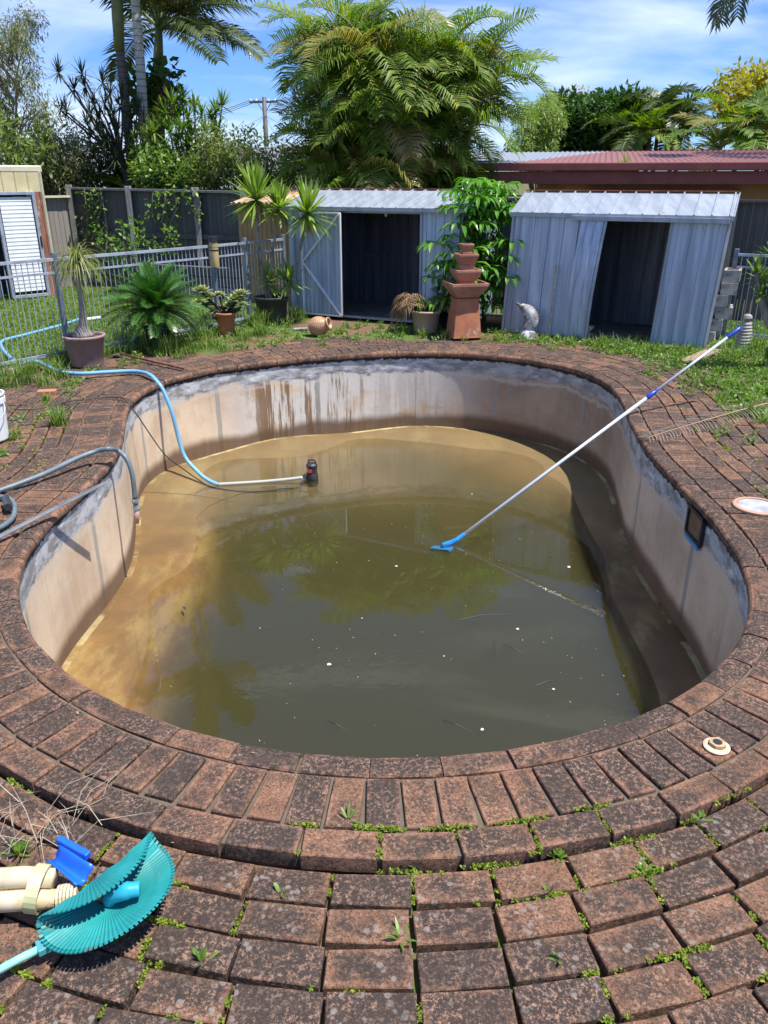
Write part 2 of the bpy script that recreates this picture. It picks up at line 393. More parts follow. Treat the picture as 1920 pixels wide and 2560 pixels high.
# water body: a closed volume whose sides stay beneath the floor
b = B(); sel = np.arange(0, NC, 3); m = len(sel)
top = [cpt(i, .02) for i in sel]
b.v = [(p[0], p[1], ZW) for p in top] + [(p[0], p[1], -2.2) for p in top]
b.f = [tuple(range(m)) if area > 0 else tuple(range(m - 1, -1, -1)), tuple(range(2 * m - 1, m - 1, -1)) if area > 0 else tuple(range(m, 2 * m))]
b.f += [((i + 1) % m, i, m + i, m + (i + 1) % m) if area > 0 else (i, (i + 1) % m, m + (i + 1) % m, m + i) for i in range(m)]
tag(b.build('water', M_water, origin=False), kind='structure')

# ------------------------------------------------------------------ brick paving
class Bricks:
    def __init__(s): s.v = []; s.f = []; s.e = []
    def brick(s, c, d, L, W, zt, th=.06, inner=False, tilt=.0, rot=0., bev=.004):
        # c centre xy, d unit vector along the brick
        a = math.atan2(d[1], d[0]) + rot; ux = np.array([math.cos(a), math.sin(a)]); uy = np.array([-ux[1], ux[0]])
        tx, ty = random.uniform(-tilt, tilt), random.uniform(-tilt, tilt)
        n0 = len(s.v)
        rings = [(0, -th, .15), (0, -bev, .9), (bev * .8, 0, .9), (.030, 0, 0.0)]
        ch = [random.uniform(-.004, .004) for _ in range(8)]
        for ins, dz, e in rings:
            hx, hy = L / 2 - ins, W / 2 - ins
            for ci, (sx, sy) in enumerate(((-1, -1), (1, -1), (1, 1), (-1, 1))):
                j = ch[ci] if dz > -th else 0
                p = np.array(c) + ux * sx * (hx + j) + uy * sy * (hy + ch[ci + 4])
                s.v.append((p[0], p[1], zt + dz + sx * tx * L / 2 + sy * ty * W / 2)); s.e.append(e)
        for r_ in range(3):
            for k in range(4):
                a0 = n0 + r_ * 4; s.f.append((a0 + k, a0 + (k + 1) % 4, a0 + 4 + (k + 1) % 4, a0 + 4 + k))
        s.f.append((n0 + 12, n0 + 13, n0 + 14, n0 + 15))
    def build(s, name, mat):
        me = bpy.data.meshes.new(name); me.from_pydata(s.v, [], s.f); me.materials.append(mat)
        o = bpy.data.objects.new(name, me); COL.objects.link(o); fattr(o, 'edge', s.e); return tag(o, kind='structure')
def coping_brick(s, i0, i1, d0, d1):
    # bullnosed: rounded inner edge overhanging the pool wall, following the curve
    n0 = len(s.v); prof = [(d1, -.062, .8), (d1, -.006, .9), (d1 - .006, 0, .7), (d1 - .03, .001, 0), (d0 + .045, .001, 0.0), (d0 + .028, .0, .45), (d0 + .012, -.007, 1), (d0 + .003, -.018, 1), (d0, -.034, 1), (d0 + .002, -.052, 1), (d0 + .012, -.062, 1)]
    dz = random.uniform(-.003, .003); S = 3; dr = random.uniform(-.003, .003)
    for j in range(S + 1):
        i = i0 + (i1 - i0) * j / S; c = 0.003 if j in (0, S) else 0
        for (o, z_, e) in prof:
            p = cpt(i, o + dr); s.v.append((p[0], p[1], z_ + dz - c)); s.e.append(e if c == 0 else max(e, .6))
    m = len(prof)
    for j in range(S):
        for k in range(m - 1): a = n0 + j * m + k; s.f.append((a, a + 1, a + m + 1, a + m))
    s.f.append(tuple(n0 + k for k in range(m - 1, -1, -1))); s.f.append(tuple(n0 + S * m + k for k in range(m)))
cb = Bricks()
nb = int(round(PLEN / .243)); per = NC / nb; g = .007 / DS
for k in range(nb):
    coping_brick(cb, k * per + g / 2 + random.uniform(-.15, .15), (k + 1) * per - g / 2 + random.uniform(-.15, .15), 0, .112)
JOINTS = []
def ring(s, off, L, W, zfun, shift, tilt, jit, header=False):
    pr = np.array([cpt(i, off) for i in range(NC)]); seg = np.hypot(*(np.roll(pr, -1, 0) - pr).T)
    # arc length only counts where the offset does not fold back
    cum = np.r_[0, np.cumsum(seg)]; tot = cum[-1]; pitch = (W if header else L) + .011; cnt = int(tot / pitch)
    ii = np.interp((np.arange(cnt) + shift) * tot / cnt, cum, np.arange(NC + 1))
    sd = sdf(np.array([cpt(i, off) for i in ii]))
    for q, i in enumerate(ii):
        if abs(sd[q] - off) > .012: continue
        c = cpt(i, off + random.uniform(-jit, jit))
        if off > .7 and c[1] > 9.2 and random.random() < ss(.7, 1.1, off + .35 * math.sin(c[0] * 2.2)): continue
        a, b2 = cpt(i - .5, off), cpt(i + .5, off); dd = b2 - a; nn = np.hypot(*dd)
        if nn < 1e-6: continue
        dd /= nn
        if not header: e_ = c + dd * (L / 2 + .006); JOINTS.append((e_[0], e_[1], -dd[1], dd[0], zfun(c), off))
        if header: dd = np.array([dd[1], -dd[0]])
        s.brick(c, dd, L - (.0 if not header else .004), W - .002, zfun(c) + random.uniform(-jit, jit) * .8, tilt=tilt, rot=random.uniform(-1, 1) * jit * 2.5)
def z_in(c): return 0.0
ring(cb, .112 + .012 + .113, .226, .111, z_in, .3, .004, .0022, True)
ring(cb, .112 + .012 + .226 + .010 + .056, .232, .111, z_in, .1, .004, .003)
cb.build('pool_coping', M_coping)
pv = Bricks()
def z_out(c):
    q = 1 - ss(3.2, 5.0, c[1]); return -.034 * q - .010 * (1 - q) + .006 * math.sin(c[0] * 2.1 + c[1] * 3)
off = .112 + .012 + .226 + .010 + .111 + .02 + .056
for r_ in range(13):
    ring(pv, off, .233, .115, z_out, .5 * (r_ % 2) + random.uniform(-.12, .12), .022, .0040); off += .125 + random.uniform(0, .004)
pv.build('brick_paving', M_brick)
OFF_END = off
# bedding mortar below the inner rings and sand under the field
b = B(); prof = [(.03, -.016), (.455, -.016), (.460, -.085)]
for i in range(NC):
    for o, z_ in prof: p = cpt(i, o); b.v.append((p[0], p[1], z_))
m = len(prof)
for i in range(NC):
    for k in range(m - 1): a, c2 = i * m + k, ((i + 1) % NC) * m + k; b.f.append((a, a + 1, c2 + 1, c2))
tag(b.build('mortar_bed', M_joint, origin=False), kind='structure')

# =================================================================== structures
# ribbed metal sheet helper: profile along u, extruded along v, ribs towards n
def ribbed(b, o, u, v, n, pitch=.19, rw=.035, rh=.014, both=False, skew=0):
    o, u, v, n = Vector(o), Vector(u), Vector(v), Vector(n).normalized(); U = u.length; cols = [(0, 0)]
    x = pitch * .4
    while x < U - rw * 1.2:
        cols += [(x, 0), (x + rw * .28, rh), (x + rw * .72, rh), (x + rw, 0)]; x += pitch
    cols.append((U, 0)); ud = u.normalized(); vs = []
    for (a, h) in cols: p = o + ud * a + n * h; vs += [p, p + v]
    fs = [(2 * i, 2 * i + 2, 2 * i + 3, 2 * i + 1) for i in range(len(cols) - 1)]
    return b.add(vs, fs)
def metal(name, c, c2, rust=.62, rustc=(.26, .10, .04), rough=.42, streak=(9, 9, .5), metal_=.35):
    t = NT(name); v = t.map(streak)
    cc = t.mix(t.step(t.noise(1.3, 6, .6, v), .38, .62), c, c2)
    cc = t.mix(t.math('MULTIPLY', t.step(t.noise(1.1, 8, .68), rust, rust + .05), .8), cc, rustc)
    cc = t.mix(t.math('MULTIPLY', t.step(t.noise(20, 5, .7), .55, .7), .22), cc, (.16, .15, .15))
    t.col(cc); t.bump(t.noise(2.2, 3, .5), .3, .03); return t.done(rough, metal_, .5)
M_zinc = metal('galvanised_wall', (.42, .51, .64), (.29, .36, .47), .66)
M_zinc_roof = metal('galvanised_roof', (.37, .41, .46), (.28, .32, .37), .63, (.36, .19, .09), .5, (7, 1.2, 1.2))
M_zinc_in = metal('shaded_shed_lining', (.13, .15, .19), (.08, .09, .115), .70)  # darker copy of the galvanised wall, interior shade put into its colour
M_rail = plain('fence_rail_metal', (.42, .47, .54), (.30, .34, .40), 6, .45, .3)
M_rail_d = plain('fence_post_metal', (.13, .16, .21), (.22, .26, .32), 6, .5, .3)
M_rust = plain('rusty_steel', (.20, .075, .04), (.10, .045, .03), 14, .85, .1, bump=.4)
M_rustroof = plain('rust_orange', (.36, .13, .06), (.22, .08, .045), 8, .85, bump=.3)
M_slab = plain('concrete_slab', (.20, .18, .16), (.12, .105, .09), 5, .9, bump=.4)
M_conc = plain('old_concrete', (.36, .34, .31), (.20, .19, .175), 9, .9, bump=.6, c3=(.08, .075, .07), s3=7, t3=.56)
t = NT('grey_palings'); v = t.map((9, 9, .6))
cc = t.mix(t.noise(2.2, 7, .65, v), (.06, .062, .068), (.15, .148, .145)); cc = t.mix(t.math('MULTIPLY', t.rand(), .55), cc, (.055, .057, .062))
cc = t.mix(t.math('MULTIPLY', t.step(t.noise(1.0, 5, .6), .55, .68), .5), cc, (.22, .17, .12))
t.col(cc); t.bump(t.noise(14, 5, .7, v), .5, .01); M_pal = t.done(.9, 0, .2)
t = NT('light_palings'); v = t.map((9, 9, .6))
cc = t.mix(t.noise(2.2, 7, .65, v), (.20, .185, .165), (.34, .31, .28)); cc = t.mix(t.math('MULTIPLY', t.rand(), .5), cc, (.16, .145, .13)); t.col(cc); M_pal2 = t.done(.9, 0, .2)
M_post = plain('timber_post', (.30, .285, .26), (.17, .16, .15), 8, .9, stretch=(6, 6, .6), bump=.4)
M_cream = plain('cream_steel', (.62, .53, .30), (.55, .46, .26), 5, .55, c3=(.30, .13, .07), s3=1.6, t3=.62)
M_creamroof = plain('cream_fascia', (.66, .60, .45), (.56, .50, .36), 6, .5)
M_rustwall = plain('rust_stained_steel', (.34, .15, .09), (.22, .09, .06), 4, .8, stretch=(2, 2, .6), c3=(.50, .38, .26), s3=2.5, t3=.56)
M_white = plain('white_louvre', (.78, .79, .80), (.68, .69, .71), 3, .45)
M_dark = plain('shade_board_and_dark_leaf', (.035, .035, .04), (.02, .02, .024), 5, .9)  # interior shade colour for the cream shed; floating leaves share it
M_red = plain('red_painted_timber', (.215, .055, .045), (.17, .04, .035), 4, .6)
M_ochre = plain('ochre_render', (.36, .22, .10), (.30, .18, .08), 3, .9, bump=.3)
M_black = plain('black_plastic', (.018, .018, .022), (.03, .03, .035), 12, .5)
M_glass = plain('window_glass', (.16, .19, .22), None, 3, .1, .0)

def side_frame(p, q):
    u = (Vector(q) - Vector(p)); u.z = 0; u.normalize(); return u, Vector((-u.y, u.x, 0))   # along, backwards(+Y side)

# ---- garden sheds -----------------------------------------------------------
def shed_shell(root, A, Bp, depth, he, hr, gap0, gap1, door_lean=0, pitch=.19, roofrib=.19, over=.10, rh=.014, ridge_frac=.5):
    u, w = side_frame(A, Bp); W = (Vector(Bp) - Vector(A)).length; A = Vector(A)
    Z = Vector((0, 0, 1)); n_f = -w
    b = B()
    ribbed(b, A, u * gap0, Z * he, n_f, pitch, .035, rh)
    b.build('front_wall', M_zinc, root)
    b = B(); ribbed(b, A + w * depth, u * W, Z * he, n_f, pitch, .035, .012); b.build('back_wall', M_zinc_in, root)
    for k, s0 in enumerate((A, A + u * W)):
        b = B(); ribbed(b, s0, w * depth, Z * he, -u if k == 0 else u, pitch, .035, .012)
        b.add([s0 + Z * he, s0 + w * depth + Z * he, s0 + w * depth * ridge_frac + Z * (hr - .01)], [(0, 1, 2)])
        b.build('side_wall', M_zinc, root)
    b = B(); b.add([A + Z * .02, A + u * W + Z * .02, A + u * W + w * depth + Z * .02, A + w * depth + Z * .02], [(0, 1, 2, 3)])
    b.build('shed_floor', M_slab, root)
    # roof
    ra = A - u * over - w * over + Z * (he + .01); rr = A - u * over + w * depth * ridge_frac + Z * (hr + .02); Wr = W + 2 * over
    sl = rr - ra; nn = u.cross(sl).normalized()
    b = B(); ribbed(b, ra, u * Wr, sl, nn, roofrib, .03, .022); b.build('roof', M_zinc_roof, root)
    rb = A - u * over + w * (depth + over) + Z * (he + .01); b = B(); ribbed(b, rr, u * Wr, rb - rr, Vector((0, 0, 1)), roofrib, .03, .02); b.build('roof', M_zinc_roof, root)
    b = B(); b.bar(rr + Z * .02, rr + u * Wr + Z * .02, .05, .012)
    b.build('ridge_cap', M_rustroof, root)
    b = B(); b.bar(ra + Z * -.012 - w * .004, ra + u * Wr + Z * -.012 - w * .004, .012, .05)
    b.bar(ra - Z * .01, rr - Z * .01, .012, .045); b.bar(ra + u * Wr - Z * .01, rr + u * Wr - Z * .01, .012, .045)
    b.build('roof_trim', M_zinc_roof, root)
    return u, w, W, Z
A1, B1 = G(731, 785), G(1140, 818)
s1 = thing('garden_shed', 'grey metal garden shed with its braced door swung open, left of the two', 'garden shed', A1)
u, w, W, Z = shed_shell(s1, A1, B1, 1.55, 1.53, 1.74, .30, 0, ridge_frac=.62, roofrib=.2)
# right hand front panel
b = B(); ribbed(b, A1 + u * (W * .795), u * (W * .205), Z * 1.53, -w, .13, .03, .010); b.build('front_wall', M_zinc, s1)
b = B(); b.bar(A1 + u * .3 + Z * 1.50, A1 + u * W * .795 + Z * 1.50, .03, .05); b.bar(A1 + u * .3 + Z * .035, A1 + u * W * .795 + Z * .035, .06, .03)
b.bar(A1 + u * (W * .793) - w * .01, A1 + u * (W * .793) + Z * 1.5 - w * .01, .03, .03); b.build('door_frame', M_zinc_roof, s1)
b = B(); b.bar(A1 + w * 1.53 + Z * .78, A1 + u * W + w * 1.53 + Z * .78, .03, .05); b.bar(A1 + w * 1.52 + u * 1.9 + Z * .0, A1 + w * 1.52 + u * 1.9 + Z * 1.5, .03, .03)
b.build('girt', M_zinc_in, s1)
# swung-open door (hinged at the left jamb, folded out along the wall): with Z brace
dA = A1 + u * .28 - w * .07; dW = .66
dB = dA + u * dW - w * .03
b = B(); ribbed(b, dA + Z * .03, dB - dA, Z * 1.46, -w, .075, .03, .008)
d = b.build('door', M_zinc, s1)
b = B(); off_ = -w * .022
for p, q in (((0, .05), (1, .05)), ((0, 1.47), (1, 1.47)), ((0, .05), (0, 1.47)), ((1, .05), (1, 1.47)), ((.02, .80), (.98, 1.46)), ((.02, .78), (.98, .06))):
    b.bar(dA + (dB - dA) * p[0] + Z * p[1] + off_ * (1.3 if p[0] == .02 else 1), dA + (dB - dA) * q[0] + Z * q[1] + off_ * (1.3 if p[0] == .02 else 1), .02, .045, up=-w)
b.build('door_brace', M_white, d)
o = thing('electrical_box', 'pale framed board hanging on the back wall inside the left shed', 'wall board', A1 + u * 1.66 + w * 1.49 + Z * .95)
b = B(); b.box(A1 + u * 1.66 + w * 1.49 + Z * 1.2, (.30, .03, .5), Matrix.Rotation(math.atan2(u.y, u.x), 3, 'Z')); b.build('frame', M_zinc, o, bevel=.006)
b = B(); b.box(A1 + u * 1.66 + w * 1.47 + Z * 1.2, (.22, .015, .38), Matrix.Rotation(math.atan2(u.y, u.x), 3, 'Z')); b.build('door', plain('board_face', (.22, .24, .27)), o)
b = B(); p = at(965, 520, A1.y - .25); b.tube([p + Vector((0, 0, .05)), p, p - Vector((.006, 0, .06))], .006, 6); b.lathe(p - Vector((0, 0, .12)), [(.004, 0), (.02, .01), (.022, .05), (.008, .08)], 10)
tag(b.build('hanging_pull', M_white, smooth=True), 'small white pull hanging in the doorway of the left shed', 'light pull')

A2, B2 = G(1256, 828), G(1760, 874)
s2 = thing('garden_shed', 'buckled blue grey metal shed with an open dark doorway, right of the two', 'garden shed', A2)
u, w = side_frame(A2, B2); W = (B2 - A2).length; Z = Vector((0, 0, 1))
W0 = W * .44; W1 = W * .755
u, w, W, Z = shed_shell(s2, A2, B2, 1.35, 1.50, 1.735, W * .415, 0, roofrib=.195, over=.035, rh=.018)
# buckled sliding panel: leans out to the right at the top and is bowed
b = B(); o0 = A2 + u * W * .33 - w * .05; segs = 8; pw = W0 - W * .33 + .02
for sgi in range(segs):
    z0, z1 = 1.49 * sgi / segs, 1.49 * (sgi + 1) / segs
    f = lambda q: o0 + u * (.05 * (q / 1.49) ** 1.4) - w * (.06 * math.sin(math.pi * q / 1.49)) + Z * q
    p0, p1 = f(z0), f(z1); ribbed(b, p0, u * pw, p1 - p0, -w, .105, .03, .014)
b.build('sliding_door', M_zinc, s2)
b = B(); pts = [o0 + u * (pw + .05 * (q / 1.49) ** 1.4) - w * (.06 * math.sin(math.pi * q / 1.49)) + Z * q for q in np.linspace(0, 1.49, 9)]
for p, q in zip(pts[:-1], pts[1:]): b.bar(p, q, .02, .03, up=-w)
b.build('door_edge', M_zinc_roof, s2)
b = B(); ribbed(b, A2 + u * W1, u * (W - W1), Z * 1.50, -w, .15, .03, .018); b.build('front_wall', M_zinc, s2)
for f_, q_ in ((W1, .02), (W, .035), (0, .03)):
    b = B(); b.bar(A2 + u * f_ - w * .014, A2 + u * f_ - w * .014 + Z * 1.5, q_, .03); b.build('corner_trim', M_zinc_roof, s2)
b = B(); b.bar(A2 + u * W * .3 + Z * 1.47 - w * .05, A2 + u * W + Z * 1.47 - w * .05, .08, .05); b.build('door_track', M_zinc_roof, s2)
# the right shed leans: everything above its sill has been pushed over to the right
for ch in [c for c in bpy.data.objects if c.parent is s2]:
    for vtx in ch.data.vertices:
        q = vtx.co.z / 1.5; dd_ = max(0, vtx.co.x * w.x + vtx.co.y * w.y)
        vtx.co.x += u.x * .065 * q - dd_ * u.x * .10; vtx.co.y += u.y * .065 * q - dd_ * u.y * .10
# small rusty roofed shed between the fence and the left shed
sm = thing('lean_to', 'low cream lean-to with a rusty corrugated roof beside the left shed', 'lean-to', at(640, 700, 13.9))
p0, p1 = at(592, 500, 13.6), at(740, 500, 13.0); p0.z = p1.z = 0; u, w = side_frame(p0, p1); L = (p1 - p0).length
b = B(); ribbed(b, p0, u * L, Z * 1.58, -w, .1, .05, .012); b.build('wall', M_ochre, sm)
b = B(); ribbed(b, p0 - w * .12 + Z * 1.56 - u * .05, u * (L + .1), w * .9 + Z * .19, Z, .11, .08, .02); b.build('roof', plain('rusty_pale_roof', (.50, .36, .24), (.42, .22, .13), 3, .8), sm)
b = B(); b.bar(p0 + w * .8 + Z * 1.77 - u * .05, p1 + w * .8 + Z * 1.77, .12, .04); b.build('ridge_cap', M_rustroof, sm)

# ---- cream shed at the left --------------------------------------------------
ca = G(-150, 765); cbp = G(148, 741)
cs = thing('cream_shed', 'cream steel shed with rust stained corner and an open louvred door', 'steel shed', cbp)
u, w = side_frame(ca, cbp); L = (cbp - ca).length
b = B(); ribbed(b, ca + Z * 1.72, u * L, Z * .30, -w, .2, .04, .015); b.build('front_wall', M_cream, cs)
b = B(); ribbed(b, cbp - u * .20, u * .20, Z * 1.72, -w, .1, .03, .012); b.build('corner_panel', M_rustwall, cs)
b = B(); ribbed(b, cbp, w * 2.4, Z * 2.02, u, .2, .04, .015); b.build('side_wall', M_cream, cs)
b = B(); b.bar(cbp + Z * 0, cbp + Z * 2.02, .03, .04); b.build('corner_trim', M_creamroof, cs)
b = B(); b.box((ca + cbp) / 2 + w * 1.2 + Z * 2.07, (L + .1, 2.38, .11), Matrix.Rotation(math.atan2(u.y, u.x), 3, 'Z')); b.build('roof', M_creamroof, cs, bevel=.02)
b = B(); b.box((ca + cbp) / 2 + w * .9 + Z * .9, (L - .1, .03, 1.8), Matrix.Rotation(math.atan2(u.y, u.x), 3, 'Z')); b.build('back_wall', M_dark, cs)  # near-black sheet inside the doorway, its colour stands in for shade
# door leaf
q0 = cbp - u * .80 - w * .12; q1 = cbp - u * .16 - w * .03; dv = q1 - q0
b = B()
for s_, e_ in (((0, .06), (1, .06)), ((0, 1.70), (1, 1.70)), ((.03, .06), (.03, 1.70)), ((.97, .06), (.97, 1.70))):
    b.bar(q0 + dv * s_[0] + Z * s_[1], q0 + dv * e_[0] + Z * e_[1], .05, .085, up=-w)
dr = b.build('door', M_rail, cs, bevel=.004)
b = B(); n = 24
for k in range(n):
    zc = .14 + 1.5 * k / n; a_, c_ = q0 + dv * .10, q0 + dv * .90
    b.add([a_ + Z * zc - w * .014, c_ + Z * zc - w * .014, c_ + Z * (zc + .064) - w * .008, a_ + Z * (zc + .064) - w * .008], [(0, 1, 2, 3)])
    b.add([a_ + Z * zc - w * .014, c_ + Z * zc - w * .014, c_ + Z * zc, a_ + Z * zc], [(0, 1, 2, 3)])
b.build('louvre_panel', M_white, dr)
b = B(); b.bar(q0 + dv * .985 + Z * .85 - w * .05, q0 + dv * .985 + Z * 1.02 - w * .05, .02, .02); b.build('handle', M_black, dr)
# second leaf folded back in the doorway
b = B(); r0 = cbp - u * .98 - w * .02; b.bar(r0 + Z * .05, r0 + Z * 1.72, .06, .06); r1 = r0 - u * .1 + w * .12; b.bar(r1 + Z * .05, r1 + Z * 1.7, .04, .05); b.build('door_jamb', M_rail_d, cs)

# ---- timber fences ------------------------------------------------------------
def paling_fence(name, label, P0, P1, h, postx, matl, pm, rails=(.35, 1.0, None), back=False, h1=None):
    P0, P1 = Vector(P0), Vector(P1); u, w = side_frame(P0, P1); L = (P1 - P0).length; h1 = h1 or h
    root = thing(name, label, 'timber fence', (P0 + P1) / 2)
    b = B(); x = 0
    while x < L:
        wd = .095 + random.uniform(-.006, .006); hh = h + (h1 - h) * x / L + random.uniform(-.02, .015)
        c = P0 + u * (x + wd / 2) + w * random.uniform(0, .012) + Z * hh / 2
        b.box(c, (wd - .006, .014, hh), Matrix.Rotation(math.atan2(u.y, u.x), 3, 'Z') @ Matrix.Rotation(random.uniform(-.006, .006), 3, 'Y')); x += wd
    b.build('paling_panel', matl, root)
    for hz in rails:
        z0 = (h if hz is None else hz); z1 = (h1 if hz is None else hz)
        b = B(); b.bar(P0 + Z * z0 - w * .035, P1 + Z * z1 - w * .035, .05 if hz else .12, .085 if hz else .035); b.build('top_rail' if hz is None else 'rail', pm if hz is None else matl, root)
    for f in postx:
        b = B(); p = P0 + u * L * f - w * .075; b.bar(p - Z * .05, p + Z * (h + (h1 - h) * f + .06), .10, .09); b.build('post', pm, root, bevel=.006)
    return root
fa = Vector((-5.84, 15.8, 0)); fb = Vector((-2.3, 14.2, 0))
paling_fence('paling_fence', 'long dark grey paling fence behind the lawn with pale posts', fa, fb, 1.76, (.0, .36, .74, .99), M_pal, M_post, rails=(.98, .3, None), h1=1.71)
paling_fence('paling_fence', 'short sunlit pale paling fence between the cream shed and the long fence', (-6.55, 14.8, 0), (-5.92, 15.75, 0), 1.62, (), M_pal2, M_creamroof, rails=(None,))
paling_fence('paling_fence', 'dark shaded paling fence behind the right shed', (.5, 13.6, 0), (7.6, 10.6, 0), 1.63, (.25, .62), M_pal, M_pal, rails=(.85, None))
# retaining sleepers below the long fence
o = thing('retaining_wall', 'low stacked timber sleeper wall at the foot of the long fence', 'retaining wall', (-3.4, 14.3, 0))
for k in range(3):
    b = B(); b.bar((-4.6, 14.9, .09 + .17 * k), (-2.25, 13.85, .09 + .17 * k), .12, .155); b.build('sleeper', M_pal if k else M_post, o, bevel=.01)

# ---- tubular pool fence ---------------------------------------------------------
def tube_fence(label, P0, P1, h, posts, group, top=M_rail, zb=.09, dense=.065):
    P0, P1 = Vector(P0), Vector(P1); u, w = side_frame(P0, P1); L = (P1 - P0).length
    root = thing('pool_fence', label, 'pool fence', (P0 + P1) / 2, group)
    for z_ in (h - .03, h - .17, zb):
        s_ = (.045, .03) if z_ > h - .1 else (.022, .022)
        if z_ == zb: s_ = (.03, .03)
        b = B(); b.bar(P0 + Z * z_, P1 + Z * z_, *s_); b.build('rail', top, root)
    b = B(); n = int(L / dense)
    for k in range(1, n):
        p = P0 + u * L * k / n; q = .004 * math.sin(k * 7.1)
        b.tube([p + Z * (zb - .05), p + u * q + Z * (h - .04)], .0052, 5, False)
    b.build('picket_infill', M_rail, root)
    for f in posts:
        b = B(); p = P0 + u * L * f; b.box(p + Z * (h + .03) / 2, (.05, .05, h + .05), Matrix.Rotation(math.atan2(u.y, u.x), 3, 'Z')); po = b.build('post', M_rail_d, root, bevel=.004)
    return root
gA, gB = G(175, 898), G(548, 826)
gC = G(716, 789)
gL = gA + (gA - gB).normalized() * 2.3
tube_fence('grey tubular pool fence panel at the left edge, crossed by the blue hose', gL, gA - (gA - gB).normalized() * .0, 1.13, (0, 1), 'panels of the grey tubular pool fence')
tube_fence('long grey tubular pool fence panel behind the ponytail palm and the cycad', gA + (gB - gA).normalized() * .03, gB, 1.13, (1,), 'panels of the grey tubular pool fence')
tube_fence('short grey tubular pool fence panel behind the black pot of yuccas', gB + (gC - gB).normalized() * .03, gC, 1.13, (.42, 1), 'panels of the grey tubular pool fence')
tube_fence('tubular pool fence panel right of the leaning shed, behind the concrete blocks', G(1805, 850), G(2060, 872), 1.08, (0,), 'panels of the grey tubular pool fence')
tube_fence('tubular pool fence panel in the gap between the two sheds', G(1150, 800), G(1262, 806), .95, (1,), 'panels of the grey tubular pool fence')
# concrete edging under the fence
b = B(); b.bar(gL + Vector((0, 0, -.0)), gC + Vector((0, 0, .0)), .10, .05); tag(b.build('concrete_edging', M_conc, bevel=.008), kind='structure')
# bollard light on the post
p = gB + Vector((.03, -.06, 0)); zt = 1.20
bl = thing('bollard_light', 'cream cylinder light with black cap mounted on the pool fence post', 'light', p + Z * .85)
b = B(); b.lathe(p, [(.055, .84), (.058, .85), (.058, 1.06)], 20); b.disc(p + Z * .84, .055, 20); b.build('body', plain('cream_plastic', (.52, .38, .17), (.46, .33, .15)), bl, smooth=True)
b = B(); b.lathe(p, [(.059, 1.06), (.059, 1.085)], 20); b.lathe(p, [(.058, 1.09), (.058, 1.15)], 20); b.build('lens', plain('amber_lens', (.45, .33, .14)), bl, smooth=True)
b = B(); b.lathe(p, [(.062, 1.15), (.062, 1.22), (.0, 1.225)], 20); b.build('cap', M_black, bl)
b = B(); b.lathe(p, [(.061, 1.045), (.061, 1.062)], 20); b.build('ring', M_black, bl)

# ---- houses behind ----------------------------------------------------------------
rh = thing('red_roofed_house', 'neighbouring ochre house with a low red corrugated roof and deep red fascia', 'house', (5, 15, 0))
ea = Vector((.95, 15.3, 0)); eb = Vector((9.5, 13.1, 0)); u, w = side_frame(ea, eb); L = (eb - ea).length; ze = 2.16
t = NT('red_corrugated_roof'); x_, y_, z_ = t.xyz()[:3]
cc = t.mix(t.noise(3, 5, .6), (.245, .105, .095), (.185, .08, .072)); 
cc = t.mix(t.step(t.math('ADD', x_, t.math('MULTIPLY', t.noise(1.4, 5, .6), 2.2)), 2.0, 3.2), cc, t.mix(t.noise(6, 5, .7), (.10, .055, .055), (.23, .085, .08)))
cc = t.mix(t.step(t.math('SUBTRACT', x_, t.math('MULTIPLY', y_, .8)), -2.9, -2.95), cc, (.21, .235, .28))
t.col(cc); M_redroof = t.done(.6, 0, .4)
b = B(); n = int(L / .035); pr = []
o_ = ea - w * .1 + Z * ze; sl = w * 4.2 + Z * .31
for k in range(n):
    p = o_ + u * (k * .035) + Z * (.012 * math.cos(k * math.pi / 1.5)); pr += [p, p + sl]
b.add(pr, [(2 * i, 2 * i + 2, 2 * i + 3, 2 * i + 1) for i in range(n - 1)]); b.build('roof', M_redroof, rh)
b = B(); b.bar(ea - w * .12 + Z * (ze - .05), eb - w * .12 + Z * (ze - .05), .10, .13); b.build('gutter', M_red, rh, bevel=.015)
b = B(); b.bar(ea - w * .04 + Z * (ze - .22), eb - w * .04 + Z * (ze - .22), .03, .20); b.bar(ea - u * .02 - w * .06 + Z * (ze - .12), ea + w * 4.2 + Z * (ze + .17), .03, .24); b.build('fascia', M_red, rh)
b = B(); b.bar(ea + sl + Z * ze, eb + sl + Z * ze, .12, .03); b.build('ridge_cap', M_red, rh)
b = B(); b.add([ea - w * .0 + Z * (ze - .32), eb + Z * (ze - .32), eb + w * .62 + Z * (ze - .30), ea + w * .62 + Z * (ze - .30)], [(0, 1, 2, 3)]); b.build('soffit', M_red, rh)
b = B(); wa = ea + u * 1.75 + w * .6; b.add([wa, eb + w * .6, eb + w * .6 + Z * (ze - .3), wa + Z * (ze - .3), wa + w * 4, wa + w * 4 + Z * ze], [(0, 1, 2, 3), (0, 3, 5, 4)]); b.build('wall', M_ochre, rh)
wc = ea + u * 3.9 + w * .58 + Z * 1.52
b = B(); b.bar(wc - u * 1.2 + Z * .22, wc + u * 1.3 + Z * .22, .05, .10, up=-w); b.build('window_head', M_red, rh)
b = B(); b.bar(wc - u * 1.1 + Z * .10, wc + u * 1.2 + Z * .10, .02, .14, up=-w); wf = b.build('window', M_glass, rh)
b = B(); wl2 = ea + u * .9 + w * 1.6; b.bar(wl2 - u * .4 + Z * 1.62, wl2 + u * .5 + Z * 1.62, .03, .28, up=-w); b.build('window', M_glass, rh)
b = B(); b.bar(wl2 - u * .42 + Z * 1.9, wl2 + u * .6 + Z * 1.9, .05, .28, up=-w); b.build('window_head', M_red, rh)
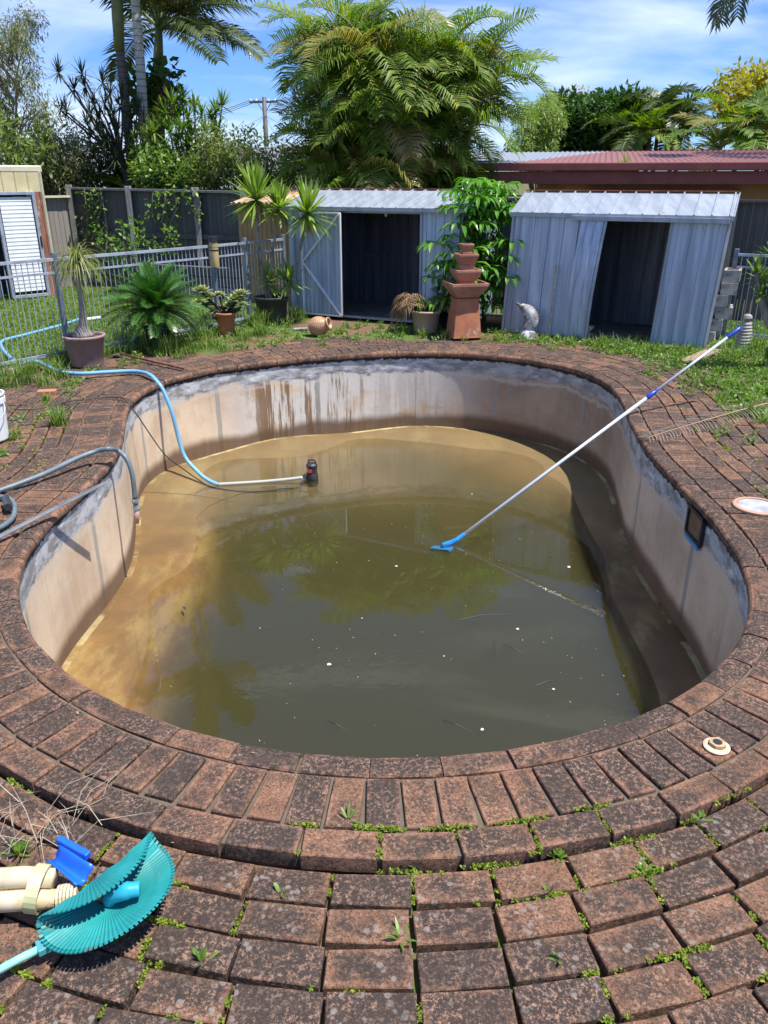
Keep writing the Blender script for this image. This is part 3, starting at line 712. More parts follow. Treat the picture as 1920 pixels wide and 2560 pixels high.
# grass growing out of the gutter
# grey tiled house
gh = thing('grey_roofed_house', 'distant house with grey tiled roof seen behind the hedge', 'house', (-6, 30, 0))
t = NT('grey_roof_tiles'); v_ = t.n.new('ShaderNodeTexBrick'); v_.inputs['Scale'].default_value = 3.2; v_.inputs['Color1'].default_value = (.20, .21, .235, 1); v_.inputs['Color2'].default_value = (.26, .27, .30, 1); v_.inputs['Mortar'].default_value = (.07, .075, .09, 1); v_.inputs['Mortar Size'].default_value = .03
t.link(t.co.outputs['UV'], v_.inputs[0]); t.col(v_.outputs[0]); M_tiles = t.done(.7)
b = B(); xs_ = (-16, 1.5); nrow = 16
for k in range(nrow):
    y0 = 29 + k * .30; z0 = 1.75 + k * .085
    b.add([(xs_[0], y0, z0), (xs_[1], y0, z0), (xs_[1], y0 + .31, z0 + .075), (xs_[0], y0 + .31, z0 + .075)], [(0, 1, 2, 3)])
    b.add([(xs_[0], y0, z0 - .03), (xs_[1], y0, z0 - .03), (xs_[1], y0, z0), (xs_[0], y0, z0)], [(0, 1, 2, 3)])
rf = b.build('roof', M_tiles, gh); ul = rf.data.uv_layers.new(name='UVMap')
for l in rf.data.loops: c_ = rf.data.vertices[l.vertex_index].co; ul.data[l.index].uv = (c_.x, c_.y * 1.0)
b = B(); b.bar((-16, 28.9, 1.68), (1.5, 28.9, 1.68), .1, .14); b.build('gutter', M_white, gh)
b = B(); b.box((-7.2, 31, .8), (17, 3.6, 1.6)); b.build('wall', plain('grey_wall', (.35, .36, .36)), gh)

# ---- power pole and wires ------------------------------------------------------------
pt = at(660, 249, 56); pb = Vector((pt.x, pt.y, 0))
pp = thing('power_pole', 'timber power pole with crossarm standing behind the hedge', 'power pole', pb)
b = B(); b.tube([pb, pt + Z * .15], [.19, .13], 10); b.build('pole', plain('old_pole', (.10, .09, .085), (.06, .055, .05)), pp, smooth=True)
b = B(); b.bar(pt + Vector((-.95, 0, -.15)), pt + Vector((.85, .2, -.10)), .12, .12); b.bar(pt + Vector((-.45, 0, -.15)), pt + Vector((0, 0, -.8)), .04, .04); b.bar(pt + Vector((.45, 0, -.15)), pt + Vector((0, 0, -.8)), .04, .04); b.build('crossarm', M_pal, pp)
for k in (-.85, -.5, .3, .7): b = B(); b.lathe(pt + Vector((k, 0, -.09)), [(.05, 0), (.06, .05), (.03, .13), (.0, .14)], 8); b.build('insulator', M_white, pp)
M_wire = plain('wire_black', (.05, .05, .055))
def wire(label, P0, P1, sag, r=.013):
    pts = [P0.lerp(P1, k / 12) - Z * sag * 4 * (k / 12) * (1 - k / 12) for k in range(13)]
    b = B(); b.tube(pts, r, 4); tag(b.build('power_line', M_wire), label, 'overhead wire', 'overhead power lines')
for k, e in enumerate(((300, 305), (300, 313), (300, 321))):
    wire('black overhead wire sloping left from the timber power pole crossarm', pt + Vector((-.8 + k * .3, 0, 0)), at(*e, 62), .5, .016)
wire('black overhead wire running right from the power pole behind the palms', pt + Vector((.7, 0, 0)), at(960, 262, 60), .4, .016)
for e in ((560, 335), (600, 352), (760, 330), (700, 352)): wire('thin service wire dropping from the power pole to the houses', pt - Z * .9, at(*e, 50), .1, .012)
for k in range(3): wire('long overhead wire crossing the sky above the right hand trees', at(1300, 272 + k * 3, 50), at(1990, 231 + k * 6, 50), .35, .016)
wire('low overhead wire above the red roof at the right', at(1600, 331, 50), at(1990, 312, 50), .1, .016)
for k, (x, y0, y1, hh) in enumerate(((1404, 222, 300, 1), (1392, 240, 300, 0), (1805, 298, 360, 0))):
    b = B(); b.tube([at(x + 4, y1, 32), at(x, y0, 32)], .022, 5)
    if hh:
        for q in range(4): b.bar(at(x - 8 + q, y0 + 6 + q * 9, 32), at(x + 9 - q, y0 + 4 + q * 9, 32), .02, .02)
    tag(b.build('tv_antenna', M_rail_d), ('television antenna with short cross bars above the dark green tree', 'bare thin mast just left of the barred antenna', 'thin bare mast above the roof near the right palm')[k], 'antenna')

# =================================================================== vegetation
def frondB(LB, SB, base, az, elev, L, droop, n=34, ll=.42, lw=.03, vee=.35, hang=.35, stem=.016, start=.16, jit=.12):
    base = Vector(base); N = 14; pts = [base.copy()]; tans = []; step = L / N
    az2 = az
    for i in range(N):
        s = i / N; e = elev - droop * (s ** 1.25) * 1.15; az2 += random.uniform(-.02, .02)
        d = Vector((math.cos(az2) * math.cos(e), math.sin(az2) * math.cos(e), math.sin(e))); tans.append(d); pts.append(pts[-1] + d * step)
    tans.append(tans[-1])
    SB.tube(pts, [stem * (1 - .85 * i / N) + .002 for i in range(N + 1)], 4, False)
    roll = random.uniform(-.5, .5)
    for k in range(n):
        s = start + (1 - start) * (k + .5) / n; fi = s * N; i = min(int(fi), N - 1); f = fi - i
        p = pts[i].lerp(pts[i + 1], f); t_ = tans[i]
        sd = t_.cross(Vector((0, 0, 1)));
        if sd.length < .05: sd = Vector((-math.sin(az), math.cos(az), 0))
        sd.normalize(); up = sd.cross(t_).normalized()
        sd2 = (sd * math.cos(roll) + up * math.sin(roll)).normalized(); up2 = sd2.cross(t_).normalized()
        env = math.sin(math.pi * (.12 + .80 * s)) ** .6
        for sg in (-1, 1):
            fw = .45 + .55 * s
            d = (sd2 * sg + t_ * fw * .8 + up2 * (vee + random.uniform(-jit, jit))).normalized()
            l = ll * env * random.uniform(.82, 1.08); wv = t_.cross(d).cross(d).normalized() * lw * .5
            m = p + d * l * .5; d2 = (d - Vector((0, 0, 1)) * hang * random.uniform(.5, 1.5)).normalized(); e_ = m + d2 * l * .5
            LB.add([p - wv * .4, p + wv * .4, m + wv, m - wv, e_], [(0, 1, 2, 3), (3, 2, 4)])
def tuft(LB, c, n, l, wd, e0=-.3, e1=1.35, hang=.25, axis=None, stiff=1):
    c = Vector(c)
    for k in range(n):
        az = random.uniform(0, 2 * math.pi); e = random.uniform(e0, e1) ; L_ = l * random.uniform(.75, 1.1)
        d = Vector((math.cos(az) * math.cos(e), math.sin(az) * math.cos(e), math.sin(e)))
        sd = d.cross(Vector((0, 0, 1)));
        if sd.length < .05: sd = Vector((1, 0, 0))
        sd = sd.normalized() * wd * .5
        p = c + d * .01; vs = [p - sd * .6, p + sd * .6]; q = p; dd = d.copy(); M_ = 3
        for j in range(1, M_ + 1):
            q = q + dd * L_ / M_; dd = (dd - Vector((0, 0, 1)) * hang * (j / M_)).normalized()
            ws = (1.0, .8, 0)[j - 1]
            vs += [q - sd * ws, q + sd * ws] if j < M_ else [q]
        LB.add(vs, [(0, 1, 3, 2), (2, 3, 5, 4), (4, 5, 6)])
class Leaves:      # vectorised leaf-sized faces
    def __init__(s): s.V = []; s.n = 0
    def cloud(s, c, rad, n, size, asp=.45, shell=.35, down=.0, jl=.3):
        c = np.array(c); rad = np.array(rad) if np.ndim(rad) else np.array([rad] * 3)
        d = rng.normal(size=(n, 3)); d /= np.linalg.norm(d, axis=1)[:, None]; r = (shell + (1 - shell) * rng.random(n)) ** .7
        p = c + d * r[:, None] * rad
        a = rng.normal(size=(n, 3)) + d * .6; a[:, 2] -= down; a /= np.linalg.norm(a, axis=1)[:, None]
        up = np.tile([0, 0, 1.], (n, 1)) + rng.normal(size=(n, 3)) * .7
        b_ = np.cross(a, up); b_ /= np.linalg.norm(b_, axis=1)[:, None] + 1e-9
        L_ = size * (1 + jl * rng.normal(size=n)).clip(.4, 1.8)
        a = a * L_[:, None]; b_ = b_ * (L_ * asp)[:, None] * .5
        nrm = np.cross(a, b_); nrm /= np.linalg.norm(nrm, axis=1)[:, None] + 1e-9
        s.V.append(np.stack([p, p + a * .45 + b_ + nrm * L_[:, None] * .06, p + a, p + a * .45 - b_ + nrm * L_[:, None] * .06], 1).reshape(-1, 3)); s.n += n
    def blades(s, xy, z, h, wd, lean=.35):
        n = len(xy); az = rng.random(n) * 2 * np.pi; L_ = h * (.5 + .8 * rng.random(n)); le = lean * rng.random(n)
        p = np.c_[xy, z * np.ones(n)] if np.ndim(z) == 0 else np.c_[xy, z]
        dx = np.c_[np.cos(az), np.sin(az), np.zeros(n)]; sx = np.c_[-np.sin(az), np.cos(az), np.zeros(n)] * wd * .5
        m = p + dx * (L_ * le * .35)[:, None]; m[:, 2] += L_ * .55
        e = p + dx * (L_ * le * 1.3)[:, None]; e[:, 2] += L_ * (1 - .35 * le)
        s.V.append(np.stack([p - sx, p + sx, m + sx * .8, m - sx * .8, m - sx * .8, m + sx * .8, e + sx * .08, e - sx * .08], 1).reshape(-1, 3)); s.n += 2 * n
    def build(s, name, mat, parent=None, origin=True):
        v = np.concatenate(s.V).astype(float); o0 = np.zeros(3)
        if parent is not None: o0 = np.array(ORG[parent.name])
        elif origin: o0 = np.array([v[:, 0].mean(), v[:, 1].mean(), v[:, 2].min()])
        v = v - o0; n = len(v) // 4
        me = bpy.data.meshes.new(name); me.vertices.add(len(v)); me.vertices.foreach_set('co', v.ravel())
        me.loops.add(len(v)); me.loops.foreach_set('vertex_index', np.arange(len(v), dtype=np.int32))
        me.polygons.add(n); me.polygons.foreach_set('loop_start', np.arange(0, 4 * n, 4, dtype=np.int32)); me.update(calc_edges=True)
        me.materials.append(mat); o = bpy.data.objects.new(name, me); COL.objects.link(o); ORG[o.name] = Vector(o0)
        if parent is not None: o.parent = parent
        else: o.location = o0
        return o
L_palm = leafmat('palm_leaf', [(.06, .13, .018), (.11, .20, .028), (.22, .32, .04), (.08, .16, .02), (.36, .34, .06)], .5, .35, .3)
L_palm_y = leafmat('yellowing_palm_leaf', [(.22, .22, .05), (.32, .27, .07), (.15, .18, .035)], .4, .35)
L_palm_dry = leafmat('dry_palm_leaf', [(.22, .16, .06), (.30, .24, .10), (.15, .12, .045)], .6, .2)
L_palm_dk = leafmat('dark_palm_leaf', [(.035, .06, .018), (.055, .09, .022), (.10, .13, .03)], .4, .25)
L_drac = leafmat('dark_strap_leaf', [(.022, .038, .018), (.035, .055, .022), (.06, .085, .03)], .4, .2)
L_soi = leafmat('song_leaf', [(.10, .19, .03), (.16, .27, .045), (.24, .34, .07), (.06, .12, .02)], .4, .3)
L_yucca = leafmat('yucca_leaf', [(.13, .23, .035), (.22, .33, .06), (.32, .42, .09), (.17, .27, .045)], .4, .35)
L_bright = leafmat('bright_leaf', [(.08, .17, .022), (.12, .23, .03), (.18, .30, .045)], .38, .35)
L_dark = leafmat('dark_leaf', [(.03, .07, .014), (.05, .11, .02), (.08, .15, .028)], .5, .25, .25)
L_olive = leafmat('olive_leaf', [(.14, .17, .055), (.22, .24, .085), (.10, .13, .04), (.27, .27, .12)], .5, .3)
L_hedge = leafmat('hedge_leaf', [(.08, .14, .025), (.14, .22, .04), (.22, .28, .07), (.24, .17, .09)], .45, .3)
L_light = leafmat('light_green_leaf', [(.18, .27, .05), (.27, .36, .09), (.13, .21, .04)], .5, .35)
L_gold = leafmat('golden_leaf', [(.30, .28, .03), (.42, .38, .04), (.20, .22, .03)], .5, .35)
L_cycad = leafmat('cycad_leaf', [(.025, .085, .015), (.04, .13, .018), (.07, .19, .025)], .3, .2)
L_pony = leafmat('ponytail_leaf', [(.12, .17, .035), (.20, .24, .06), (.28, .27, .09)], .45, .3)
L_dry = leafmat('dead_leaf', [(.30, .19, .10), (.38, .26, .15), (.20, .12, .06)], .7, .15)
L_grass = leafmat('lawn_grass', [(.085, .16, .022), (.13, .23, .03), (.19, .29, .05), (.26, .29, .09)], .5, .35)
L_moss = leafmat('joint_moss', [(.17, .24, .02), (.26, .32, .03), (.12, .19, .02)], .6, .3)
L_weed = leafmat('weed_leaf', [(.09, .18, .03), (.15, .26, .04), (.21, .30, .06)], .5, .35)
M_stem = plain('green_stem', (.14, .18, .05), (.09, .12, .035), 6, .6)
M_bark = plain('grey_bark', (.26, .235, .205), (.15, .135, .115), 9, .9, bump=.6, bsc=25)
M_barkd = plain('dark_bark', (.09, .075, .06), (.05, .042, .035), 9, .9, bump=.5)
t = NT('ringed_palm_trunk'); x_, y_, z_ = t.xyz()[:3]
rg = t.math('PINGPONG', t.math('ADD', z_, t.math('MULTIPLY', t.noise(5, 3), .05)), .06)
cc = t.mix(t.noise(6, 6, .65), (.50, .49, .46), (.30, .29, .27)); cc = t.mix(t.math('MULTIPLY', t.step(rg, .016, .006), .7), cc, (.10, .095, .09)); t.col(cc); t.bump(rg, .5, .03); M_ptrunk = t.done(.9, 0, .2)
t = NT('brown_ringed_trunk'); x_, y_, z_ = t.xyz()[:3]
rg = t.math('PINGPONG', t.math('ADD', z_, t.math('MULTIPLY', t.noise(5, 3), .05)), .05)
cc = t.mix(t.noise(6, 6, .65), (.20, .17, .155), (.12, .10, .095)); cc = t.mix(t.math('MULTIPLY', t.step(rg, .016, .006), .7), cc, (.06, .05, .05)); t.col(cc); M_ptrunk2 = t.done(.9, 0, .2)

# ---- big golden cane palm clump -------------------------------------------------------
random.seed(11)
kc = Vector((.22, 14.9, 0)); gp = thing('golden_cane_palm', 'huge bushy golden cane palm clump towering behind the two sheds', 'palm', kc)
LG, LY, LD_, SB, TB = B(), B(), B(), B(), B()
for i in range(36):
    a = random.uniform(0, 6.28); r = random.uniform(.1, .95); bx_, by_ = kc.x + r * math.cos(a), kc.y + r * math.sin(a) * .7
    lean = Vector((math.cos(a) * .17, math.sin(a) * .08, 1)) ; ht = random.uniform(1.3, 3.55)
    top_ = Vector((bx_, by_, 0)) + lean * ht * (1 + .12 * r)
    TB.tube([(bx_, by_, 0), Vector((bx_, by_, 0)).lerp(top_, .6) + Vector((0, 0, .1)), top_], [.05, .042, .03], 7, False)
    nf = random.randint(7, 9)
    for k in range(nf):
        az = a * .2 + k * 2.4 + random.uniform(-.3, .3)
        q = k / nf; el = 1.35 - q * 1.35; ln = random.uniform(1.2, 1.65)
        dst = random.random()
        L_ = LG if dst < .84 else (LY if dst < .97 else LD_)
        if k == nf - 1 and random.random() < .25: L_ = LD_
        frondB(L_, SB, top_, az, el, ln, random.uniform(.8, 1.7), 36, .60, .026, .45, .75, .015)
for i in range(110):   # low skirt of young fronds
    a = random.uniform(0, 6.28); r = random.uniform(.3, 1.45)
    frondB(LG if random.random() < .9 else LD_, SB, (kc.x + r * math.cos(a) * .85, kc.y + .15 + r * math.sin(a) * .6, random.uniform(1.1, 3.0)), a + random.uniform(-1.2, 1.2), random.uniform(.0, 1.2), random.uniform(.8, 1.2), random.uniform(1.0, 1.9), 34, .55, .026, .35, .8)
LG.build('fronds', L_palm, gp); LY.build('yellow_fronds', L_palm_y, gp); LD_.build('dead_fronds', L_palm_dry, gp); SB.build('frond_stems', M_stem, gp); TB.build('trunks', plain('cane_stem', (.16, .17, .07), (.10, .085, .04), 5, .7), gp, smooth=True)

# ---- tall alexandra palms ----------------------------------------------------------------
def tall_palm(label, tp, Y, r, crown_z, nf, fl, tm, seed, shaft=None, ll=.55, az0=0, lm=None, base_z=0, dz=None):
    random.seed(seed); pts = [at(px, py, Y) for px, py in tp]; pts[0].z = base_z
    root = thing('tall_palm', label, 'palm', pts[0])
    if crown_z > pts[-1].z:
        d = (pts[-1] - pts[-2]).normalized(); pts.append(pts[-1] + d * (crown_z - pts[-1].z) / max(d.z, .3))
    b = B(); n = len(pts); b.tube(smoothpath(pts, 5), [r * (1.25 - .3 * k / (5 * (n - 1))) for k in range(5 * (n - 1) + 1)], 12); b.build('trunk', tm, root, smooth=True)
    c = pts[-1]; LB, SBs, DB = B(), B(), B()
    if shaft:
        b = B(); s0 = at(*shaft[0], Y); s1_ = at(*shaft[1], Y); d = s1_ - s0; b.tube([s0, s0 + d * .15, s0 + d * .5, s1_], [r * 1.12, r * 1.3, r * 1.05, r * .7], 12); b.build('crownshaft', plain('crownshaft_green', (.16, .19, .06), (.12, .10, .05), 3, .5), root, smooth=True)
        c = s1_
    for k in range(nf):
        if nf > 10 and math.cos(az0 + k * 2.4) < -.35 and k % 3: continue
        q = k / nf; frondB(LB if random.random() < .88 else DB, SBs, c, az0 + k * 2.4 + random.uniform(-.2, .2), (1.15 - q * 1.15) if nf > 10 else (1.3 - q * .7), fl * random.uniform(.85, 1.1), random.uniform(.45, .95), 48, ll, .045, .1, .55, .03)
    LB.build('fronds', lm or L_palm_dk, root); SBs.build('frond_stems', M_stem, root)
    if DB.v: DB.build('dead_fronds', L_palm_dry, root)
    return root
tall_palm('tall palm with brownish ringed trunk and green crownshaft, leftmost of the trunks', [(333, 470), (318, 300), (300, 128)], 17.8, .09, 4.0, 6, 2.2, M_ptrunk2, 3, ((299, 130), (268, -480)))
tall_palm('tall palm with pale ringed trunk leaning left, its crown above the frame', [(368, 470), (362, 352), (352, 180), (338, 0)], 17.2, .085, 7.7, 5, 2.2, M_ptrunk, 4)
tall_palm('palm whose dark feathery crown spreads against the sky right of the two trunks', [(400, 480), (398, 330), (395, 215)], 18.2, .10, 2.2, 28, 2.3, M_ptrunk2, 15, ((395, 215), (397, 72)), .62, .3)

# ---- dracaena tree -------------------------------------------------------------------------
random.seed(21); Y = 17.0; base = at(345, 470, Y); base.z = 0
dt = thing('dragon_tree', 'dark dragon tree with spiky tufts on forking stems left of the palm trunks', 'tree', base)
LB, SBs = B(), B(); hub = at(300, 390, Y)
SBs.tube([base, base.lerp(hub, .5) + Vector((.1, 0, 0)), hub], [.09, .07, .06], 7)
tips = [(146, 182), (205, 186), (256, 208), (186, 224), (213, 218), (152, 276), (166, 280), (236, 262), (226, 285), (262, 260), (248, 300), (280, 300), (300, 265), (218, 312), (245, 330), (268, 345), (225, 350), (295, 330), (330, 300), (345, 270), (345, 330), (212, 420), (225, 440), (250, 425), (360, 300), (270, 370), (290, 400), (235, 385), (200, 405), (305, 240), (275, 235)]
for x, y in tips:
    p = at(x, y, Y + random.uniform(-.5, .5)); m = hub.lerp(p, .5) + Vector((random.uniform(-.1, .1), 0, -.08))
    SBs.tube([hub, m, p], [.035, .022, .014], 5, False); tuft(LB, p, 46, .33, .022, -.9, 1.45, .25)
LB.build('leaves', L_drac, dt); SBs.build('branches', M_barkd, dt, smooth=True)

def bush(name, label, cat, base, clumps, mat_, leaf, asp, per, trunkm=M_barkd, group=None, tr=.05, shell=.3, down=0., limbr=.03, pn='foliage'):
    root = thing(name, label, cat, base, group); LV = Leaves(); tb = B(); base = Vector(base)
    top = base + Vector((0, 0, .25 * max(c[0][2] for c in clumps)))
    tb.tube([base, top], [tr, tr * .8], 7, False)
    for c, r in clumps:
        LV.cloud(c, r, int(per * (np.prod(np.atleast_1d(r)) ** (1 / (3 if np.ndim(r) else 1))) ** 2), leaf, asp, shell, down)
        if random.random() < .45: continue
        m = top.lerp(Vector(c), .5) + Vector((0, 0, .08)); tb.tube([top, m, Vector(c)], [limbr, limbr * .6, .006], 5, False)
    LV.build(pn, mat_, root); tb.build('trunk', trunkm, root, smooth=True); return root
def clumps_px(x0, x1, y0, y1, Y, n, r, jy=.8, shape=None):
    out = []
    for i in range(n):
        for _ in range(30):
            x, y = random.uniform(x0, x1), random.uniform(y0, y1)
            if shape is None: break
            cx, cy = (x - (x0 + x1) / 2) / ((x1 - x0) / 2), (y - (y0 + y1) / 2) / ((y1 - y0) / 2)
            if cx * cx + cy * cy < 1: break
        p = at(x, y, Y + random.uniform(-jy, jy)); out.append(((p.x, p.y, p.z), r * random.uniform(.7, 1.3)))
    return out
def gb(px, Y): p = at(px, 500, Y); return Vector((p.x, p.y, 0))
random.seed(31)
# feathery tree top left: fine olive sprays on pale branching limbs
base = gb(30, 16.5); ft = thing('weeping_tree', 'tall weeping feathery olive tree with pale bare limbs at the left edge', 'tree', base)
LV = Leaves(); tb = B(); tb.tube([base, at(25, 400, 16.5), at(35, 300, 16.5)], [.11, .09, .07], 8, False)
for i in range(58):
    x, y = random.uniform(-120, 118), random.uniform(25, 330)
    if x > 95 and y < 90: x -= 80
    p = at(x, y, 16.5 + random.uniform(-1, 1)); s0 = at(30 + random.uniform(-15, 15), min(400, y + random.uniform(60, 150)), 16.5)
    m = s0.lerp(p, .55) + Vector((0, 0, .1)); tb.tube([s0, m, p], [.022, .014, .005], 5, False)
    LV.cloud(tuple(p - Vector((0, 0, .12))), (.28, .28, .36), 260, .085, .17, .0, 1.2)
LV.build('foliage', L_olive, ft); tb.build('branches', M_bark, ft, smooth=True)
bush('shrub', 'olive fine leaved shrub filling the corner between the cream shed and the fence', 'shrub', gb(150, 17.6), clumps_px(80, 208, 425, 485, 17.4, 22, .26, .3) + clumps_px(80, 208, 325, 480, 17.4, 26, .36), L_olive, .085, .25, 2300, shell=.2, down=.5)
bush('frangipani_bush', 'green broad leaved bush above the cream shed roof', 'shrub', gb(50, 15.9), clumps_px(-30, 150, 300, 400, 15.9, 20, .26), leafmat('broad_leaf', [(.09, .15, .03), (.14, .20, .04), (.18, .24, .06)], .4, .3), .19, .3, 480, M_bark, tr=.07)
bush('climbing_vine', 'dark leafy vine clump wrapping the third palm trunk', 'vine', gb(396, 17.9), clumps_px(345, 452, 178, 300, 17.9, 14, .30, .4), L_dark, .17, .6, 520)
b = B()
for k in range(120):
    p = at(random.uniform(388, 425), random.uniform(190, 260), 17.6 + random.uniform(-.2, .2)); b.tube([p, p + Vector((random.uniform(-.25, .25), 0, -random.uniform(.3, .7)))], .006, 3, False)
tag(b.build('dead_vine_strands', M_rust), 'tangle of dead reddish strands hanging from the vine on the third palm', 'dead vine', kind='stuff')
# bright yucca shrub
random.seed(33); Y = 16.6; base = gb(480, Y); yt = thing('song_of_india_shrub', 'bright green spiky tufted shrub in front of the dark vine behind the fence', 'shrub', base)
LB, SBs = B(), B()
for (x, y) in [(430, 262), (455, 250), (487, 272), (470, 300), (505, 290), (445, 300), (415, 285), (530, 300), (515, 330), (480, 335), (455, 330), (425, 330), (400, 315), (385, 330), (545, 325), (500, 360), (470, 370), (440, 365), (535, 355), (410, 370), (375, 350), (520, 400), (480, 410), (450, 430), (430, 400), (555, 265), (540, 280)]:
    p = at(x, y, Y + random.uniform(-.4, .4)); SBs.tube([base, base.lerp(p, .6) + Vector((0, 0, .1)), p], [.03, .02, .012], 5, False); tuft(LB, p, 40, .34, .034, -.5, 1.4, .3)
LB.build('leaves', L_soi, yt); SBs.build('branches', M_barkd, yt, smooth=True)
random.seed(34)
bush('hedge_shrub', 'dense leafy shrub with yellow flowers left of the hedge above the fence', 'shrub', gb(420, 16.2), clumps_px(345, 520, 425, 485, 16.3, 22, .26, .3) + clumps_px(345, 520, 350, 465, 16.3, 26, .30, .5), L_soi, .10, .45, 1500)
bush('hedge_shrub', 'scraggly mixed green and reddish hedge above the middle of the long fence', 'shrub', gb(610, 15.9), clumps_px(500, 722, 425, 485, 16.0, 22, .26, .3) + clumps_px(500, 722, 352, 470, 16.0, 34, .28, .6), L_hedge, .075, .45, 1900)
bush('low_shrub', 'dark understorey shrub hugging the fence top below the palm trunks', 'shrub', gb(300, 17.6), clumps_px(225, 360, 425, 485, 17.6, 22, .26, .3) + clumps_px(225, 360, 370, 470, 17.6, 12, .24, .4), L_dark, .13, .4, 900)
b = B(); s_ = B(); base = gb(310, 17.2)
for k in range(6): frondB(b, s_, at(330 - k * 4, 470, 17), 3.1 + random.uniform(-.6, .5), .5, .9, .7, 26, .28, .022)
yf = thing('young_palm', 'small young palm with arching fronds peeking over the fence', 'palm', at(320, 474, 17)); b.build('fronds', L_palm, yf); s_.build('frond_stems', M_stem, yf)
# ---- trees behind the red roof
random.seed(41)
bush('weeping_light_tree', 'pale yellow green feathery tree right of the golden cane palm', 'tree', gb(1345, 24), clumps_px(1295, 1390, 262, 400, 24, 34, .34), L_light, .12, .22, 2200, down=1.0)
bush('dark_tree', 'dense glossy dark green tree above the red roof, left one', 'tree', gb(1430, 26), clumps_px(1360, 1500, 275, 400, 26, 60, .55), L_dark, .16, .5, 1500)
bush('flowering_tree', 'sparse pale cream tree crown rising behind the dark green trees', 'tree', gb(1452, 30), clumps_px(1422, 1484, 232, 285, 30, 16, .34), leafmat('cream_leaf', [(.45, .36, .18), (.38, .32, .12), (.5, .42, .28)], .5, .3), .13, .4, 500)
bush('dark_tree', 'dark green tree between the left dark tree and the far palms', 'tree', gb(1545, 25), clumps_px(1500, 1590, 268, 400, 25, 44, .5), L_dark, .16, .5, 1400)
def palm_clump(label, base, stems, ll, fl, mats, n=24, drp=(1.0, 1.7)):
    root = thing('palm_clump', label, 'palm', base); LB, LB2, SBs, TB = B(), B(), B(), B()
    for (x, y, Y, nf) in stems:
        p = at(x, y, Y); g0 = Vector((p.x, p.y, 0)); TB.tube([g0, p], [.07, .05], 6, False)
        for k in range(nf):
            q = k / nf; frondB(LB if random.random() < .7 else LB2, SBs, p, k * 2.4 + random.uniform(-.3, .3), 1.3 - q * 1.3, fl * random.uniform(.8, 1.1), random.uniform(*drp), n, ll, .05, .2, .35, .02)
    LB.build('fronds', mats[0], root); LB2.build('yellow_fronds', mats[1], root); SBs.build('frond_stems', M_stem, root); TB.build('trunks', M_barkd, root)
palm_clump('far brownish green palm clump above the middle of the red roof', gb(1640, 24), [(1555, 330, 24, 9), (1600, 300, 24.5, 11), (1650, 285, 24, 12), (1690, 305, 23.5, 10), (1625, 340, 23, 9), (1580, 350, 23, 8), (1700, 345, 23, 8)], .42, 1.2, (L_palm_dk, L_palm))
palm_clump('palm with arching green fronds just behind the red ridge at the right', gb(1840, 20), [(1795, 372, 20, 8), (1850, 335, 20, 8), (1905, 350, 19.5, 9), (1940, 330, 19.5, 9)], .5, 1.5, (L_palm, L_palm_y), 26)
bush('golden_tree', 'bright yellow green tree crown at the right edge above the palm', 'tree', gb(1920, 24), clumps_px(1820, 2020, 165, 290, 24, 30, .55, .8, 1), L_gold, .16, .45, 900, M_bark)
# overhanging palm frond top right
r_ = thing('overhanging_palm', 'palm whose frond tips hang into the top right corner', 'palm', gb(2040, 16)); LB, SBs = B(), B()
c = at(2010, -60, 16)
for a_ in (2.9, 3.2, 3.5, 2.6, .3, 1.2, 5): frondB(LB, SBs, c, a_, .45, 1.9, 2.0, 30, .5, .045, .1, .5, .02)
b = B(); b.tube([gb(2040, 16), c], [.14, .10], 10); b.build('trunk', M_ptrunk2, r_, smooth=True); LB.build('fronds', L_palm_dk, r_); SBs.build('frond_stems', M_stem, r_)

# =================================================================== pots and potted plants
M_terra = plain('terracotta', (.42, .16, .075), (.34, .12, .06), 6, .75, bump=.2, c3=(.45, .30, .22), s3=4, t3=.58)
M_terra2 = plain('weathered_terracotta', (.40, .20, .13), (.30, .13, .08), 5, .8, bump=.25, c3=(.17, .14, .12), s3=4, t3=.58)
M_potbrown = plain('pinkish_brown_plastic', (.30, .20, .175), (.25, .16, .14), 5, .55, c3=(.36, .28, .26), s3=6, t3=.6)
M_potbeige = plain('beige_plastic', (.40, .30, .24), (.34, .25, .20), 4, .6)
M_potblk = plain('black_nursery_pot', (.022, .024, .032), (.032, .034, .042), 6, .5)
M_soilp = plain('potting_soil', (.07, .045, .03), (.13, .09, .06), 30, .95, bump=.8)
M_urn = plain('glazed_tan_urn', (.46, .27, .15), (.33, .17, .09), 7, .45, stretch=(1, 1, 5))
def pot(name, label, cat, c, rt, rb, h, m, rim=.02, square=False, tilt=None, group=None):
    root = thing(name, label, cat, c, group); b = B(); th = .012
    prof = [(rb, 0), (rb + (rt - rb) * .93, h * .90), (rt + rim * .4, h * .90), (rt + rim, h * .92), (rt + rim, h * .99), (rt + rim - .005, h), (rt - th, h), (rt - th, h * .88)]
    b.lathe(c, prof, 4 if square else 32, Matrix.Rotation(R(45), 3, 'Z') if square else None)
    b.disc(Vector(c) + Vector((0, 0, .002)), rb, 32); b.build('pot', m, root, smooth=not square)
    b = B(); b.disc(Vector(c) + Vector((0, 0, h * .885)), rt - th * 1.02, 32); b.build('soil', M_soilp, root); return root
zg = Vector((0, 0, -.03))
